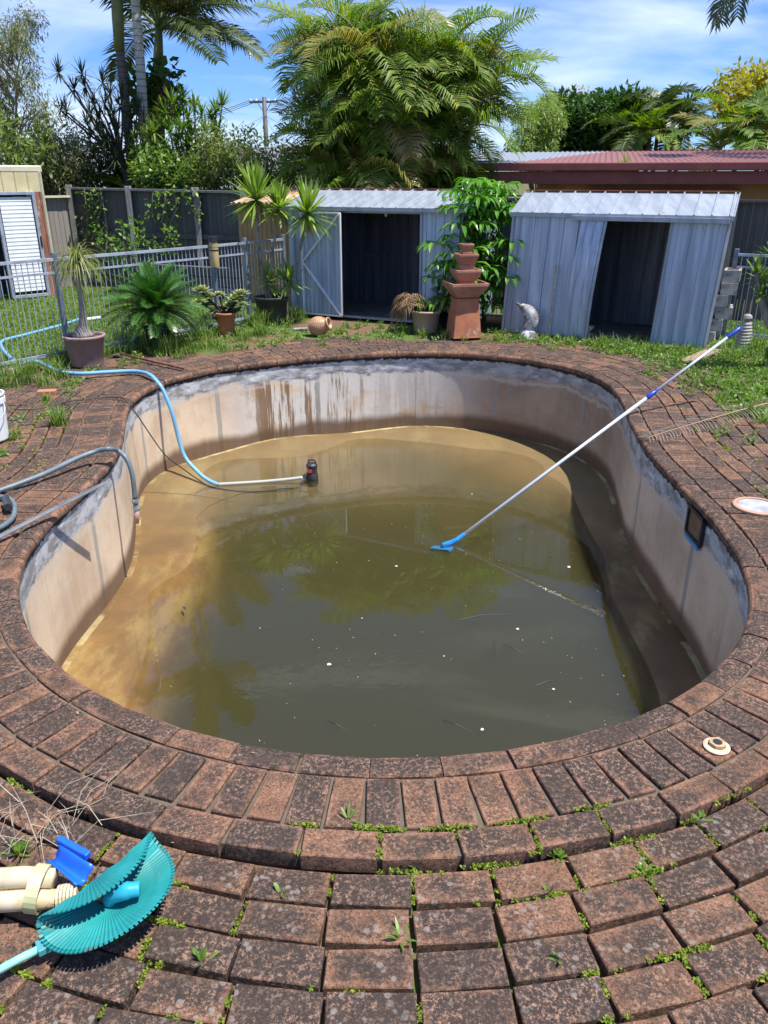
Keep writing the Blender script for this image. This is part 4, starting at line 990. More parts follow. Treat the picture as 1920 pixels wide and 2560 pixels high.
# ponytail palm
random.seed(51)
c = G(217, 912) + Vector((0, .03, 0)); r_ = pot('ponytail_palm', 'ponytail palm with grey swollen trunk in a pinkish brown pot by the fence post', 'potted plant', c, .215, .17, .33, M_potbrown)
hd = at(197, 668, c.y - .02); b = B(); p0 = c + Vector((0, 0, .30)); mid = at(205, 760, c.y)
b.tube(smoothpath([p0, p0 + Vector((0, 0, .07)), at(208, 800, c.y), mid, at(198, 715, c.y), hd], 5), [.105, .11, .115, .11, .10, .085, .075, .062, .055, .05, .045, .042, .038, .037, .036, .034, .033, .032, .031, .03, .03, .03, .03, .03, .03, .028], 14); b.build('trunk', M_bark, r_, smooth=True)
b = B()
for k in range(210):
    az = random.uniform(0, 6.28); e = random.uniform(.1, 1.4); d = Vector((math.cos(az) * math.cos(e), math.sin(az) * math.cos(e), math.sin(e))); L_ = random.uniform(.3, .5)
    p = hd + Vector((0, 0, .02)); pts = [p]
    for j in range(6): p = p + d * L_ / 6; d = (d - Vector((0, 0, 1)) * random.uniform(.38, .62)).normalized(); pts.append(p)
    sd = Vector((-math.sin(az), math.cos(az), 0)) * .0065
    vs = []
    for j, q in enumerate(pts): w_ = 1 - .8 * (j / 6) ** 2; vs += [q - sd * w_, q + sd * w_]
    b.add(vs, [(2 * j, 2 * j + 1, 2 * j + 3, 2 * j + 2) for j in range(6)])
for k in range(26):
    az = random.uniform(0, 6.28); tip = hd + Vector((math.cos(az) * .05 - .02, math.sin(az) * .05, random.uniform(.15, .30))); sd = Vector((.006, .002, 0))
    b.add([hd - sd, hd + sd, tip], [(0, 1, 2)])
b.build('leaves', L_pony, r_)
# cycad
random.seed(52); c = G(402, 868); r_ = pot('cycad', 'dark green sago cycad with stiff arching fronds in a dark pot', 'potted plant', c, .17, .15, .26, plain('blue_black_pot', (.02, .025, .05), (.03, .035, .05)))
b = B(); b.lathe(c, [(.11, .22), (.13, .34), (.10, .46), (.03, .5)], 12); b.build('trunk', plain('cycad_trunk', (.09, .07, .05), (.05, .04, .03), 30, .95, bump=1), r_)
LB, SBs = B(), B()
for k in range(64):
    q = k / 64; el = 1.42 - q * 1.75; frondB(LB, SBs, c + Vector((random.uniform(-.04, .04), random.uniform(-.04, .04), .46)), k * 2.4, el, random.uniform(.56, .66), random.uniform(.45, .85), 44, .13, .0105, .30, .12, .007, .08, .05)
LB.build('fronds', L_cycad, r_); SBs.build('frond_stems', M_stem, r_)
# succulent in terracotta pot
random.seed(53); c = G(568, 836); r_ = pot('succulent', 'pale green rosette succulent with sprawling stems in a terracotta pot', 'potted plant', c, .125, .095, .29, M_terra)
M_suc = leafmat('succulent_leaf', [(.20, .28, .12), (.30, .36, .15), (.38, .36, .12)], .4, .15); SBs = B(); Ys = c.y
def rosette(LB, c, n, l, wd, tiltx=0):
    for k in range(n):
        az = k * 2.4; e = 1.25 - 1.2 * (k / n); d = Vector((math.cos(az) * math.cos(e), math.sin(az) * math.cos(e), math.sin(e))); sd = Vector((-math.sin(az), math.cos(az), 0)) * wd * .5
        ln = l * (.5 + .5 * k / n); n_ = sd.cross(d).normalized() * wd * .12
        LB.add([c, c + d * ln * .5 - sd, c + d * ln * .55 - n_, c + d * ln * .5 + sd, c + d * ln], [(0, 1, 2), (0, 2, 3), (1, 4, 2), (2, 4, 3)])
for (x, y, l) in [(503, 730, .15), (516, 765, .13), (530, 782, .11), (548, 740, .10), (556, 775, .10), (590, 752, .15), (603, 738, .13), (575, 768, .12), (520, 745, .13), (500, 758, .11), (606, 765, .1), (545, 800, .09), (590, 780, .09)]:
    p = at(x, y, Ys + random.uniform(-.1, .1)); SBs.tube([c + Vector((0, 0, .25)), c.lerp(p, .5) + Vector((0, 0, .12)), p], [.018, .015, .012], 6); LB = B(); rosette(LB, p, 24, l * 1.25, .075); LB.build('rosette', M_suc, r_); SBs.build('stems', M_barkd, r_, smooth=True)
# three yuccas in black pot
random.seed(54); c = G(682, 806); r_ = pot('yucca', 'black nursery pot holding tall bright lime green yuccas with shaggy heads', 'potted plant', c, .235, .19, .37, M_potblk)
SBs, DB = B(), B(); Yy = c.y
for (hx, hy, path, l, n) in [(641, 500, [(668, 740), (657, 690), (646, 600)], .40, 110), (699, 520, [(672, 735), (680, 640), (690, 580)], .30, 70), (768, 536, [(712, 740), (742, 660), (757, 590)], .38, 90), (672, 708, [(676, 740)], .25, 34), (723, 704, [(718, 740)], .26, 42)]:
    hd = at(hx, hy, Yy + random.uniform(-.12, .1)); pts = [at(x, y, Yy) for x, y in path] + [hd]
    if path[0] == (668, 740) or 1: pts[0].z = c.z + .3
    SBs.tube(smoothpath(pts, 4), .021 if len(path) > 1 else .03, 7); LB = B(); tuft(LB, hd, int(n * 1.35), l * 1.3, .042, -.75, 1.5, .10); LB.build('leaf_head', L_yucca, r_)
    if len(path) > 1:
        for k in range(46):
            az = random.uniform(0, 6.28); p = hd - Vector((0, 0, .02)); q = p + Vector((math.cos(az) * .07, math.sin(az) * .07, -.05)); e_ = q + Vector((math.cos(az) * .03, math.sin(az) * .03, -random.uniform(.15, .33))); s_ = Vector((-math.sin(az), math.cos(az), 0)) * .009
            DB.add([p, q - s_, q + s_, e_], [(0, 1, 2), (1, 3, 2)])
SBs.build('trunks', M_bark, r_, smooth=True); DB.build('dead_leaves', L_dry, r_)
# pot with dead palm
random.seed(55); c = G(1064, 829); r_ = pot('dead_potted_palm', 'beige pot with a withered brown palm and a few green sprouts', 'potted plant', c, .20, .15, .29, M_potbeige)
LB, SBs, GB_ = B(), B(), B()
for k in range(9): frondB(LB, SBs, c + Vector((-.03, 0, .27)), random.uniform(2.3, 4.2), random.uniform(.7, 1.3), random.uniform(.45, .65), 2.4, 16, .22, .012, .0, 1.0, .006)
for k in range(4): frondB(LB, SBs, c + Vector((.05, 0, .27)), random.uniform(-.8, 1.8), random.uniform(.7, 1.3), .4, 1.5, 12, .2, .012, .0, .8, .006)
for k in range(10): tuft(GB_, c + Vector((random.uniform(-.13, .14), random.uniform(-.1, .1), .27)), 12, .2, .014, .3, 1.5, .2)
LB.build('dead_fronds', L_dry, r_); SBs.build('frond_stems', L_dry, r_); GB_.build('sprouts', L_weed, r_)
# dark pot beside pedestal (hidden plants)
c = G(1118, 822) + Vector((.0, .25, 0)); r_ = pot('shaded_pot', 'dark pot of low broad leaves in the shade behind the terracotta pedestal', 'potted plant', c, .17, .14, .27, M_potblk)
GB_ = B()
for k in range(14): tuft(GB_, c + Vector((random.uniform(-.13, .14), random.uniform(-.1, .1), .3 + random.uniform(0, .25))), 12, .2, .035, -.3, 1.3, .3)
GB_.build('leaves', L_dark, r_)
# fallen urn
c = G(803, 838); M_ = Matrix.Rotation(R(-18), 3, 'Z') @ Matrix.Rotation(R(72), 3, 'Y') @ Matrix.Rotation(R(0), 3, 'X')
b = B(); pf = []
for k in range(30):
    s_ = k / 29; rr = .075 + .055 * math.sin(math.pi * min(1, s_ * .95 + .12)) ** .9 + .0035 * math.sin(k * 2.1); pf.append((rr, -.14 + .25 * s_))
pf += [(pf[-1][0] + .012, .115), (pf[-1][0] + .012, .13), (pf[-1][0] - .012, .13), (pf[-1][0] - .015, .08), (.02, .0)]
b.lathe(c + Vector((0, 0, .125)), pf, 28, M_); b.lathe(c + Vector((0, 0, .125)), [(.0, -.141), (.075, -.14)], 28, M_)
tag(b.build('fallen_urn', M_urn, smooth=True), 'tan glazed urn lying on its side in front of the left shed', 'urn')
# ---- terracotta fountain -----------------------------------------------------------------
c = G(1160, 843) + Vector((0, .12, 0)); ft = thing('terracotta_fountain', 'stack of square terracotta bowls on a tapered pedestal in front of the broad leaved plant', 'fountain', c)
def sq(b, c, prof, n=4, rot=12):
    M_ = Matrix.Rotation(R(45 + rot), 3, 'Z'); c = Vector(c); vs = []
    for (r, z_) in prof:
        for k in range(16):
            a = 2 * math.pi * k / 16; s_ = max(abs(math.cos(a)), abs(math.sin(a))); q = .86 / s_ + .14
            p = Matrix.Rotation(R(rot), 3, 'Z') @ Vector((r * q * math.cos(a) , r * q * math.sin(a), z_ * .88)); vs.append(p + c)
    m = len(prof); b.add(vs, [(i * 16 + k, i * 16 + (k + 1) % 16, (i + 1) * 16 + (k + 1) % 16, (i + 1) * 16 + k) for i in range(m - 1) for k in range(16)] + [tuple((m - 1) * 16 + k for k in range(16))])
k_ = 1.0
b = B(); sq(b, c, [(.20, 0), (.195, .03), (.172, .30), (.150, .52), (.16, .56), (.12, .57)]); b.build('pedestal', M_terra, ft, bevel=.004)
def bowl(z0, rb, rt, h, name, m=M_terra2):
    b = B(); sq(b, c, [(rb * .8, z0), (rb, z0 + .01), (rt * .93, z0 + h * .6), (rt, z0 + h * .82), (rt, z0 + h), (rt - .02, z0 + h), (rt * .85, z0 + h * .7)]); b.build(name, m, ft, bevel=.003)
bowl(.57, .15, .25, .215, 'bowl'); 
b = B(); sq(b, c, [(.09, .70), (.10, .80)]); b.build('neck', M_terra2, ft)
bowl(.80, .12, .175, .165, 'bowl')
b = B(); sq(b, c, [(.08, .90), (.095, .95), (.095, 1.02), (.08, 1.04)]); b.build('neck', M_terra2, ft)
bowl(1.03, .095, .135, .15, 'bowl')
b = B(); sq(b, c, [(.06, 1.12), (.065, 1.2), (.05, 1.22)]); b.build('neck', M_terra2, ft)
bowl(1.20, .055, .082, .115, 'bowl')
# ---- schefflera ------------------------------------------------------------------------------
random.seed(56)
base = G(1215, 812) + Vector((.0, .25, 0)); sc_ = thing('umbrella_tree', 'glossy green umbrella tree with drooping fingered leaves between the two sheds', 'tree', base)
LB, SBs = B(), B()
def whorl(c, az0=0, l=.22, n=11, out=None):
    out = out or Vector((0, 0, 1))
    for k in range(n):
        az = az0 + 2 * math.pi * k / n + random.uniform(-.1, .1); e = random.uniform(-.05, .35); L_ = l * random.uniform(.8, 1.1)
        d = Vector((math.cos(az) * math.cos(e), math.sin(az) * math.cos(e), math.sin(e))); sd = Vector((-math.sin(az), math.cos(az), 0)); p = c.copy(); rows = []
        for j, wd in enumerate((.004, .004, .022, .029, .023, .0)):
            up = sd.cross(d).normalized(); rows.append((p - sd * wd - up * wd * .45, p, p + sd * wd - up * wd * .45)); st = L_ * (.16 if j == 0 else .21)
            p = p + d * st; d = (d - Vector((0, 0, 1)) * (.16 if j < 2 else .55)).normalized()
        vs = [q for r3 in rows for q in r3]; LB.add(vs, [f for j in range(5) for f in ((3 * j, 3 * j + 1, 3 * j + 4, 3 * j + 3), (3 * j + 1, 3 * j + 2, 3 * j + 5, 3 * j + 4))])
Yt = base.y
pts_ = [(1201, 455), (1167, 471), (1235, 467), (1150, 560), (1206, 556), (1239, 598), (1087, 610), (1134, 648), (1218, 674), (1193, 496), (1243, 525), (1125, 520), (1090, 695), (1263, 460), (1248, 602), (1272, 642), (1215, 668), (1239, 524), (1276, 560), (1206, 559), (1180, 620), (1270, 690), (1120, 740), (1100, 760), (1250, 720), (1230, 760), (1190, 530), (1160, 520), (1140, 590), (1255, 480), (1215, 500), (1110, 660), (1280, 600), (1285, 520), (1140, 480), (1180, 450), (1225, 640), (1210, 720)]
hub = at(1205, 640, Yt)
SBs.tube([base, hub.lerp(base, .5), hub, at(1200, 520, Yt)], [.035, .03, .022, .012], 7)
for k in range(5): e_ = at(random.uniform(1120, 1270), random.uniform(480, 620), Yt + random.uniform(-.3, .3)); SBs.tube([base, hub.lerp(base, .5), hub, e_], [.02, .02, .018, .008], 6)
for i, (x, y) in enumerate(pts_ + [(random.uniform(1105, 1280), random.uniform(480, 760)) for _ in range(60)]):
    if i < len(pts_): p = at(x, y, Yt - .50 + random.uniform(-.25, .25))
    else: p = at(x, y, Yt + random.uniform(-.3, .15))
    if abs(p.x - c.x) < .2 and p.z < 1.15: p.y = c.y + .3
    h_ = hub.lerp(p, .3); h_.y = Yt; SBs.tube([h_, hub.lerp(p, .7) + Vector((0, 0, .06)), p], .005, 5, False); whorl(p, random.uniform(0, 1), random.uniform(.26, .36), random.randint(10, 13))
M_sch = leafmat('umbrella_leaf', [(.07, .20, .025), (.11, .28, .03), (.17, .36, .05)], .26, .35, .6)
LB.build('leaves', M_sch, sc_); SBs.build('branches', M_stem, sc_, smooth=True)

# ---- right side: dolphin, blocks, cone statue, potted desert rose ------------------------------
c = G(1318, 842); Yd = c.y
pts = [at(x, y, Yd) for x, y in ((1320, 842), (1323, 826), (1327, 812), (1329, 798), (1326, 786), (1319, 777), (1310, 770), (1301, 764), (1291, 758))]
b = B(); b.tube(smoothpath(pts, 4), [ (lambda s_: .038 + .055 * math.sin(math.pi * min(1, s_ * 1.15)) ** 1.0 * (1 if s_ < .72 else max(0, 1 - (s_ - .72) * 4.2)) + (-.02 if s_ > .85 else 0))(k / 32) for k in range(33)], 14)
dol = thing('dolphin_statue', 'small leaping dolphin statue in worn white and grey concrete against the right shed', 'statue', c)
M_dol = plain('worn_painted_concrete', (.46, .46, .46), (.24, .235, .23), 9, .7, lo_=.45, hi=.55, c3=(.10, .10, .10), s3=8, t3=.52, bump=.4)
b.build('body', M_dol, dol, smooth=True)
b = B(); q = at(1345, 788, Yd); b.add([q + Vector((-.06, -.02, .03)), q + Vector((-.06, .02, .03)), q + Vector((.045, 0, .0)), q + Vector((-.04, 0, -.06))], [(0, 2, 1), (0, 3, 2), (1, 2, 3), (0, 1, 3)]); b.build('dorsal_fin', M_dol, dol)
for sg in (-1, 1):
    b = B(); q = at(1322, 800, Yd - .05) + Vector((0, sg * .05, 0)); b.add([q + Vector((.02, 0, .03)), q + Vector((.0, 0, -.03)), q + Vector((-.09, sg * .03, -.10)), q + Vector((0, -.02, 0))], [(0, 2, 1), (0, 3, 2), (1, 2, 3), (0, 1, 3)]); b.build('flipper', M_dol, dol)
b = B(); b.lathe(c + Vector((0, 0, -.02)), [(.13, 0), (.12, .05), (.085, .10), (.05, .13), (0, .14)], 16); b.build('base', M_dol, dol, smooth=True)
# rusty angle bar
b = B(); b.bar(G(1372, 842) + Vector((0, -.0, 0)), at(1391, 663, G(1372, 842).y - .0), .035, .012); tag(b.build('angle_bar', plain('flaking_white_rust', (.55, .46, .32), (.34, .16, .07), 10, .8)), 'rusty cream metal strip leaning upright against the right shed', 'metal strip')
# bracket block at the doorway
c = G(1465, 846); b = B(); Mz = Matrix.Rotation(R(-27), 3, 'Z')
for (dx, dz, sx, sz, a) in ((0, .02, .16, .03, 0), (0, .15, .16, .03, 0), (0, .085, .17, .026, 38), (0, .085, .17, .026, -38)):
    b.box(c + Mz @ Vector((dx, 0, dz)), (sx, .12, sz), Mz @ Matrix.Rotation(R(a), 3, 'Y'))
tag(b.build('breeze_block', M_conc), 'small cross patterned concrete block at the sill of the right shed doorway', 'concrete block')
# besser block stack
random.seed(57); g_ = 'concrete blocks stacked beside the right shed'; c0 = G(1800, 862)
labs = ['bottom hollow concrete block of the stack right of the leaning shed', 'second lowest hollow concrete block in the stack by the leaning shed', 'third hollow concrete block from the ground in the stack by the leaning shed', 'fourth hollow concrete block from the ground in the stack by the leaning shed', 'fifth hollow concrete block from the ground in the stack by the leaning shed', 'topmost hollow concrete block of the stack right of the leaning shed']
for k in range(6):
    c = c0 + Vector((.02 * k + random.uniform(-.04, .05), .25 + random.uniform(-.02, .02), .005 + .148 * k)); a = R(random.uniform(-8, 8) + 62); Mz = Matrix.Rotation(a, 3, 'Z'); b = B()
    for (x, y, sx, sy) in ((0, -.08, .36, .03), (0, .08, .36, .03), (-.165, 0, .03, .13), (0, 0, .03, .13), (.165, 0, .03, .13)):
        b.box(c + Mz @ Vector((x, y, .07)), (sx, sy, .14), Mz)
    tag(b.build('concrete_block', M_conc, bevel=0), labs[k], 'concrete block', g_)
c = G(1855, 874); b = B(); pf = []
for k in range(19):
    s_ = k / 18; pf.append((.105 - .05 * s_ ** 1.3 + (.006 if k % 2 else -.004), .33 * s_))
pf += [(.03, .34), (.045, .355), (.055, .38), (.045, .41), (.02, .425), (0, .428)]
b.lathe(c, [(.12, -.02), (.12, .0)] + pf, 20); tag(b.build('cone_ornament', M_conc, smooth=False), 'grey beehive shaped concrete garden ornament with knob top in the weeds', 'ornament')
c = G(1955, 925); r_ = pot('potted_succulent_tree', 'round worn pot with a forked grey stemmed succulent at the right edge', 'potted plant', c, .16, .17, .26, M_conc)
LB, SBs = B(), B(); random.seed(58)
for (x, y) in [(1889, 683), (1905, 702), (1930, 640), (1955, 690), (1925, 728), (1985, 650), (1900, 742)]:
    p = at(x, y, c.y + random.uniform(-.1, .1)); SBs.tube(smoothpath([c + Vector((0, 0, .25)), c.lerp(p, .5) + Vector((-.06, 0, .1)), p], 5), [.035 - .0017 * k for k in range(11)], 7); tuft(LB, p, 26, .2, .028, -.3, 1.4, .15)
for k in range(60):
    az = random.uniform(0, 6.28); LB.add([c + Vector((math.cos(az) * .14, math.sin(az) * .14, .27)), c + Vector((math.cos(az) * .2, math.sin(az) * .2, .22)), c + Vector((math.cos(az + .08) * .2, math.sin(az + .08) * .2, .1))], [(0, 1, 2)])
LB.build('leaves', L_soi, r_); SBs.build('stems', M_bark, r_, smooth=True)
b = B(); b.bar(G(1712, 912) + Vector((0, 0, .03)), G(1786, 884) + Vector((0, 0, .05)), .16, .02); tag(b.build('board', plain('weathered_board', (.30, .22, .14), (.20, .15, .10), 8, .9, stretch=(1, 8, 1))), 'weathered flat board lying in the weeds before the right shed', 'board')

# =================================================================== hoses, pump, pole
def fabric(name, c1, c2):
    t = NT(name); x_, y_, z_ = t.xyz()[:3]; w_ = t.n.new('ShaderNodeTexWave'); w_.inputs['Scale'].default_value = 22; w_.wave_type = 'BANDS'; w_.bands_direction = 'DIAGONAL'; t.link(t.co.outputs['Object'], w_.inputs[0])
    t.col(t.mix(t.step(w_.outputs[0], .4, .6), c1, c2)); t.bump(w_.outputs[0], .3, .004); return t.done(.45, 0, .5)
M_blue = fabric('blue_hose_skin', (.10, .30, .50), (.19, .42, .62))
M_grey = plain('grey_hose_skin', (.10, .135, .155), (.14, .18, .20), 10, .45)
dk = [(202, 797, .03), (150, 814, .03), (60, 838, .03), (8, 852, .03), (4, 868, .03), (25, 893, .03), (50, 912, .02), (66, 907, .04), (85, 902, .05), (120, 916, .05), (150, 929, .035), (200, 934, .035), (260, 931, .035), (320, 928, .035), (352, 930, .04), (376, 938, .05)]
pts = [G(x, y, z_) for x, y, z_ in dk]
Pe = G(376, 938, .05); Pc = G(544, 1211, -.985)
ov = [(395, 957), (410, 980), (430, 1031), (447, 1098), (464, 1145), (498, 1183), (520, 1200)]
for (x, y) in ov:
    f = (x - 376) / (544 - 376); pts.append(at(x, y, Pe.y * (1 - f) + Pc.y * f - (.05 if x < 440 else .02)))
pts.append(Pc)
bh = thing('blue_hose', 'blue ribbed hose crossing the lawn and draped over the coping into the pool', 'hose', pts[0])
b = B(); b.tube(smoothpath(pts, 8), .021, 10); b.build('hose', M_blue, bh, smooth=True)
pts2 = [Pc, G(600, 1208, -.985), G(660, 1204, -.985), G(715, 1199, -.975), G(757, 1194, -.96)]
b = B(); b.tube(smoothpath(pts2, 6), .019, 8); b.build('wet_hose_end', plain('faded_hose', (.34, .37, .36), (.40, .38, .28), 12, .5), bh, smooth=True)
b = B(); b.tube([G(198, 801, .03), G(252, 794, .05)], .024, 10); b.build('pipe_end', M_white, bh)
c = G(780, 1199, -1.0) + Vector((0, .04, 0)); pm = thing('submersible_pump', 'black submersible pump standing in the shallow pool water', 'pump', c)
b = B(); b.lathe(c, [(.062, -.06), (.065, .02), (.06, .05), (.055, .06), (.055, .13), (.06, .135), (.06, .155), (.04, .17), (0, .172)], 20); b.build('body', M_black, pm, smooth=False)
b = B(); b.tube(smoothpath([c + Vector((-.035, 0, .16)), c + Vector((-.03, 0, .20)), c + Vector((.03, 0, .20)), c + Vector((.04, 0, .16))], 5), .008, 6); b.build('handle', M_black, pm)
b = B(); b.box(c + Vector((-.055, -.02, .03)), (.05, .05, .05)); b.tube([c + Vector((-.06, -.02, .03)), c + Vector((-.11, -.02, .03))], .02, 8); b.build('outlet', M_black, pm, bevel=.005)
b = B(); b.box(c + Vector((-.02, -.058, .10)), (.05, .006, .035)); b.build('label_plate', plain('pump_sticker', (.5, .05, .04)), pm)
# black cable
cb_ = [(36, 1024, .02), (90, 1023, .02), (150, 1010, .02), (175, 1018, .02), (160, 1028, .02), (130, 1025, .02), (148, 1010, .025), (181, 1002, .02), (215, 999, .02), (253, 994, .02), (291, 993, .02), (312, 998, .03)]
pts = [G(*q) for q in cb_]; E0 = G(318, 1003, .02); E1 = G(608, 1229, -.99)
for (x, y) in [(330, 1020), (350, 1048), (378, 1090), (409, 1133), (430, 1152), (456, 1171), (490, 1195), (527, 1216)]:
    f = (x - 318) / 290; pts.append(at(x, y, E0.y * (1 - f) + E1.y * f))
pts += [E1, G(650, 1228, -.99), G(700, 1222, -.985), G(750, 1214, -.97), c + Vector((-.03, -.05, .15))]
b = B(); b.tube(smoothpath(pts, 5), .0055, 6); tag(b.build('power_cable', M_black, smooth=True), 'thin black cable running over the coping down to the pump', 'cable')
# grey hose with brass fitting over the left coping
pts = [G(-60, 1243, .02), G(0, 1226, .02), G(105, 1187, .05), G(190, 1147, .08), G(240, 1128, .10), G(272, 1122, .12)]
e = G(300, 1130, .06); Yh = e.y
pts += [at(293, 1126, Yh), at(312, 1141, Yh - .02), at(325, 1165, Yh - .04), at(333, 1200, Yh - .05), at(337, 1246, Yh - .06)]
hh = thing('grey_hose', 'grey hose arching over the left coping with a taped fitting dangling in the pool', 'hose', pts[0])
b = B(); b.tube(smoothpath(pts, 6), .018, 10); b.build('hose', M_grey, hh, smooth=True)
q0 = pts[-1]; b = B(); b.lathe(q0 - Z * .10, [(.021, 0), (.024, .01), (.024, .035), (.021, .04), (.021, .06), (.025, .065), (.025, .09), (.02, .10)], 14); b.build('fitting', plain('clamp_steel', (.35, .42, .46), (.08, .10, .12), 30, .35, .4), hh, smooth=True)
b = B(); b.tube([q0 - Z * .10, q0 - Z * .15 + Vector((-.003, 0, 0)), q0 - Z * .20 + Vector((-.012, 0, 0))], [.021, .02, .019], 12); b.build('nozzle', plain('copper_nozzle', (.42, .24, .17), (.33, .25, .22), 12, .4), hh, smooth=True)
pts = [G(x, y, .03) for x, y in ((-60, 1225), (-10, 1240), (20, 1245), (36, 1262), (34, 1290), (15, 1310), (-15, 1325), (-60, 1330))]
hl = thing('hose_loop', 'loop of grey blue hose with dark coupling on the left bricks', 'hose', pts[2])
b = B(); b.tube(smoothpath(pts, 6), .016, 8); b.build('hose', M_grey, hl, smooth=True)
b = B(); b.tube([G(14, 1246, .05), G(20, 1268, .05)], .024, 10); b.build('coupling', plain('dark_steel', (.10, .10, .10), None, 5, .3, .6), hl)
b = B(); P0, P1 = G(-40, 1362, .035), G(262, 1208, .075); b.bar(P0, P1, .028, .008); b.bar(P0 + Z * .008, P1 + Z * .008, .006, .010); tag(b.build('metal_strip', plain('dull_aluminium', (.36, .38, .39), (.26, .28, .29), 10, .4, .5)), 'flat grey metal strip lying across the left coping, its end over the pool', 'metal strip')
# rusty digging bar
P0, P1 = G(300, 884, .04), G(458, 920, .035); hb = thing('rusty_hoe', 'rusty long handled hoe lying on the bricks beside the far left coping', 'hoe', P0)
b = B(); b.tube([P0, P1], [.014, .017], 8); b.build('handle', M_rust, hb, smooth=True)
b = B(); b.bar(P0 + Vector((-.10, .02, -.02)), P0 + Vector((.02, 0, .0)), .13, .008); b.build('blade', plain('blackened_iron', (.06, .05, .045), (.12, .08, .06), 12, .8), hb, bevel=.003)
# telescopic pole
Aw = G(1120, 1366, -1.02); tc_ = G(1564, 1030, .022)
x_, y_, w_ = ray(1850, 820); dA_ = Aw.y / ray(1120, 1366)[1]; tC = tc_.y / ray(1564, 1030)[1]
f = math.hypot(1564 - 1120, 1030 - 1366) / math.hypot(1850 - 1120, 820 - 1366); tH = 1 / ((1 / tC - (1 - f) / dA_) / f)
Hd = Vector((x_ * tH, y_ * tH, H + w_ * tH)); dv = (Hd - Aw)
tp = thing('pool_pole', 'white telescopic pole with blue grip leaning on the right coping, brush in the water', 'pool pole', Aw)
M_pole = plain('white_anodised_tube', (.62, .66, .70), (.52, .56, .60), 5, .3, .3); M_bl = plain('blue_grip', (.015, .055, .36), (.02, .07, .42), 5, .35)
fc = math.hypot(1410 * 1920 / 1659 - 1120, 860 * 1920 / 1659 - 1366) / math.hypot(730, 546)
# position of the collar measured in the picture, carried to the true distance along the pole
def along(s2d): return (s2d / tH) / ((1 - s2d) / dA_ + s2d / tH) if False else ((s2d * dA_) and (s2d * (1 / tH)) / ((1 - s2d) * (1 / dA_) + s2d * (1 / tH)))
def along(s): # perspective-correct parameter from the image fraction
    iz = (1 - s) / dA_ + s / tH; return (s / tH) / iz
kc_ = along(fc)
b = B(); b.tube([Aw + dv * .03, Aw + dv * (kc_ + .01)], .0155, 12); b.build('lower_tube', M_pole, tp, smooth=True)
b = B(); b.tube([Aw + dv * kc_, Hd], .0125, 12); b.build('upper_tube', M_pole, tp, smooth=True)
b = B(); b.tube([Aw + dv * (kc_ - .014), Aw + dv * (kc_ - .012), Aw + dv * (kc_ + .008), Aw + dv * (kc_ + .012), Aw + dv * (kc_ + .022)], [.015, .022, .022, .018, .017], 14); b.build('collar', M_bl, tp, smooth=True)
b = B(); b.tube([Aw + dv * .955, Aw + dv * .957, Aw + dv * .996, Hd + dv * .002], [.013, .019, .019, .014], 14); b.build('grip', M_bl, tp, smooth=True)
nb_ = Vector((-1, .25, -.12)).normalized(); a0 = Aw + dv * .045
b = B(); b.tube([Aw + dv * .055, Aw + dv * .03, Aw + dv * .03 + Vector((-.05, 0, -.03)), Aw + dv * .03 + Vector((-.12, .0, -.06))], [.02, .022, .026, .03], 8); b.bar(Aw + Vector((-.0, -.05, -.03)) + dv * .01, Aw + Vector((-.16, .07, -.07)) + dv * .01, .07, .025); b.build('brush_head', plain('bright_blue_plastic', (.02, .22, .62), (.02, .28, .70), 5, .35), tp, bevel=.004)
# white bucket
c = G(-2, 1098); bk = thing('white_bucket', 'white plastic bucket cut off by the left edge of the bricks', 'bucket', c); M_bk = plain('bucket_white', (.80, .80, .79), (.74, .74, .72), 3, .35)
c = c + Vector((-.06, 0, 0))
b = B(); b.lathe(c, [(.0, .002), (.125, 0), (.13, .01), (.147, .30), (.156, .30), (.156, .335), (.150, .335), (.150, .355), (.157, .36), (.157, .372), (.145, .372), (.143, .30), (.12, .02), (0, .02)], 36); b.build('body', M_bk, bk, smooth=False)
b = B(); b.tube(smoothpath([c + Vector((.150, 0, .31)), c + Vector((.17, -.05, .24)), c + Vector((.12, -.14, .17)), c + Vector((0, -.17, .15))], 6), .003, 5); b.build('handle', M_rail, bk)
b = B(); Mz = Matrix.Rotation(R(8), 3, 'Z'); p = G(118, 984); b.box(p + Z * .012, (.17, .09, .045), Mz); tag(b.build('loose_brick', plain('fresh_orange_brick', (.42, .17, .09), (.36, .14, .08), 10, .9), bevel=.006), 'clean orange paver lying loose on the bricks left of the pool', 'brick')
# skimmer box and lid
i0 = near_idx(*G(1764, 1325, -.20)[:2]); p = cpt(i0, .02); tn = T_[i0]; nn = N_[i0]; tn = Vector((tn[0], tn[1], 0)); nn = Vector((nn[0], nn[1], 0)); c = Vector((p[0], p[1], 0)) - nn * .004
sk = thing('skimmer_box', 'blue and black framed skimmer opening in the right pool wall', 'skimmer', c + Z * -.3)
zt_, zb_, hw = -.075, -.255, .125
b = B()
for (p_, q_) in ((tn * -hw + Z * zt_, tn * hw + Z * zt_), (tn * -hw + Z * zb_, tn * hw + Z * zb_), (tn * -hw + Z * zt_, tn * -hw + Z * zb_), (tn * hw + Z * zt_, tn * hw + Z * zb_)): b.bar(c + p_ - nn * .008, c + q_ - nn * .008, .022, .022)
b.build('frame', M_black, sk)
b = B(); q = .022
b.bar(c + tn * -(hw - .01) + Z * (zb_ - .022) - nn * .010, c + tn * (hw - .01) + Z * (zb_ - .022) - nn * .010, .02, .026)
b.build('blue_rim', plain('skimmer_blue', (.02, .26, .60), (.03, .32, .66), 5, .4), sk)
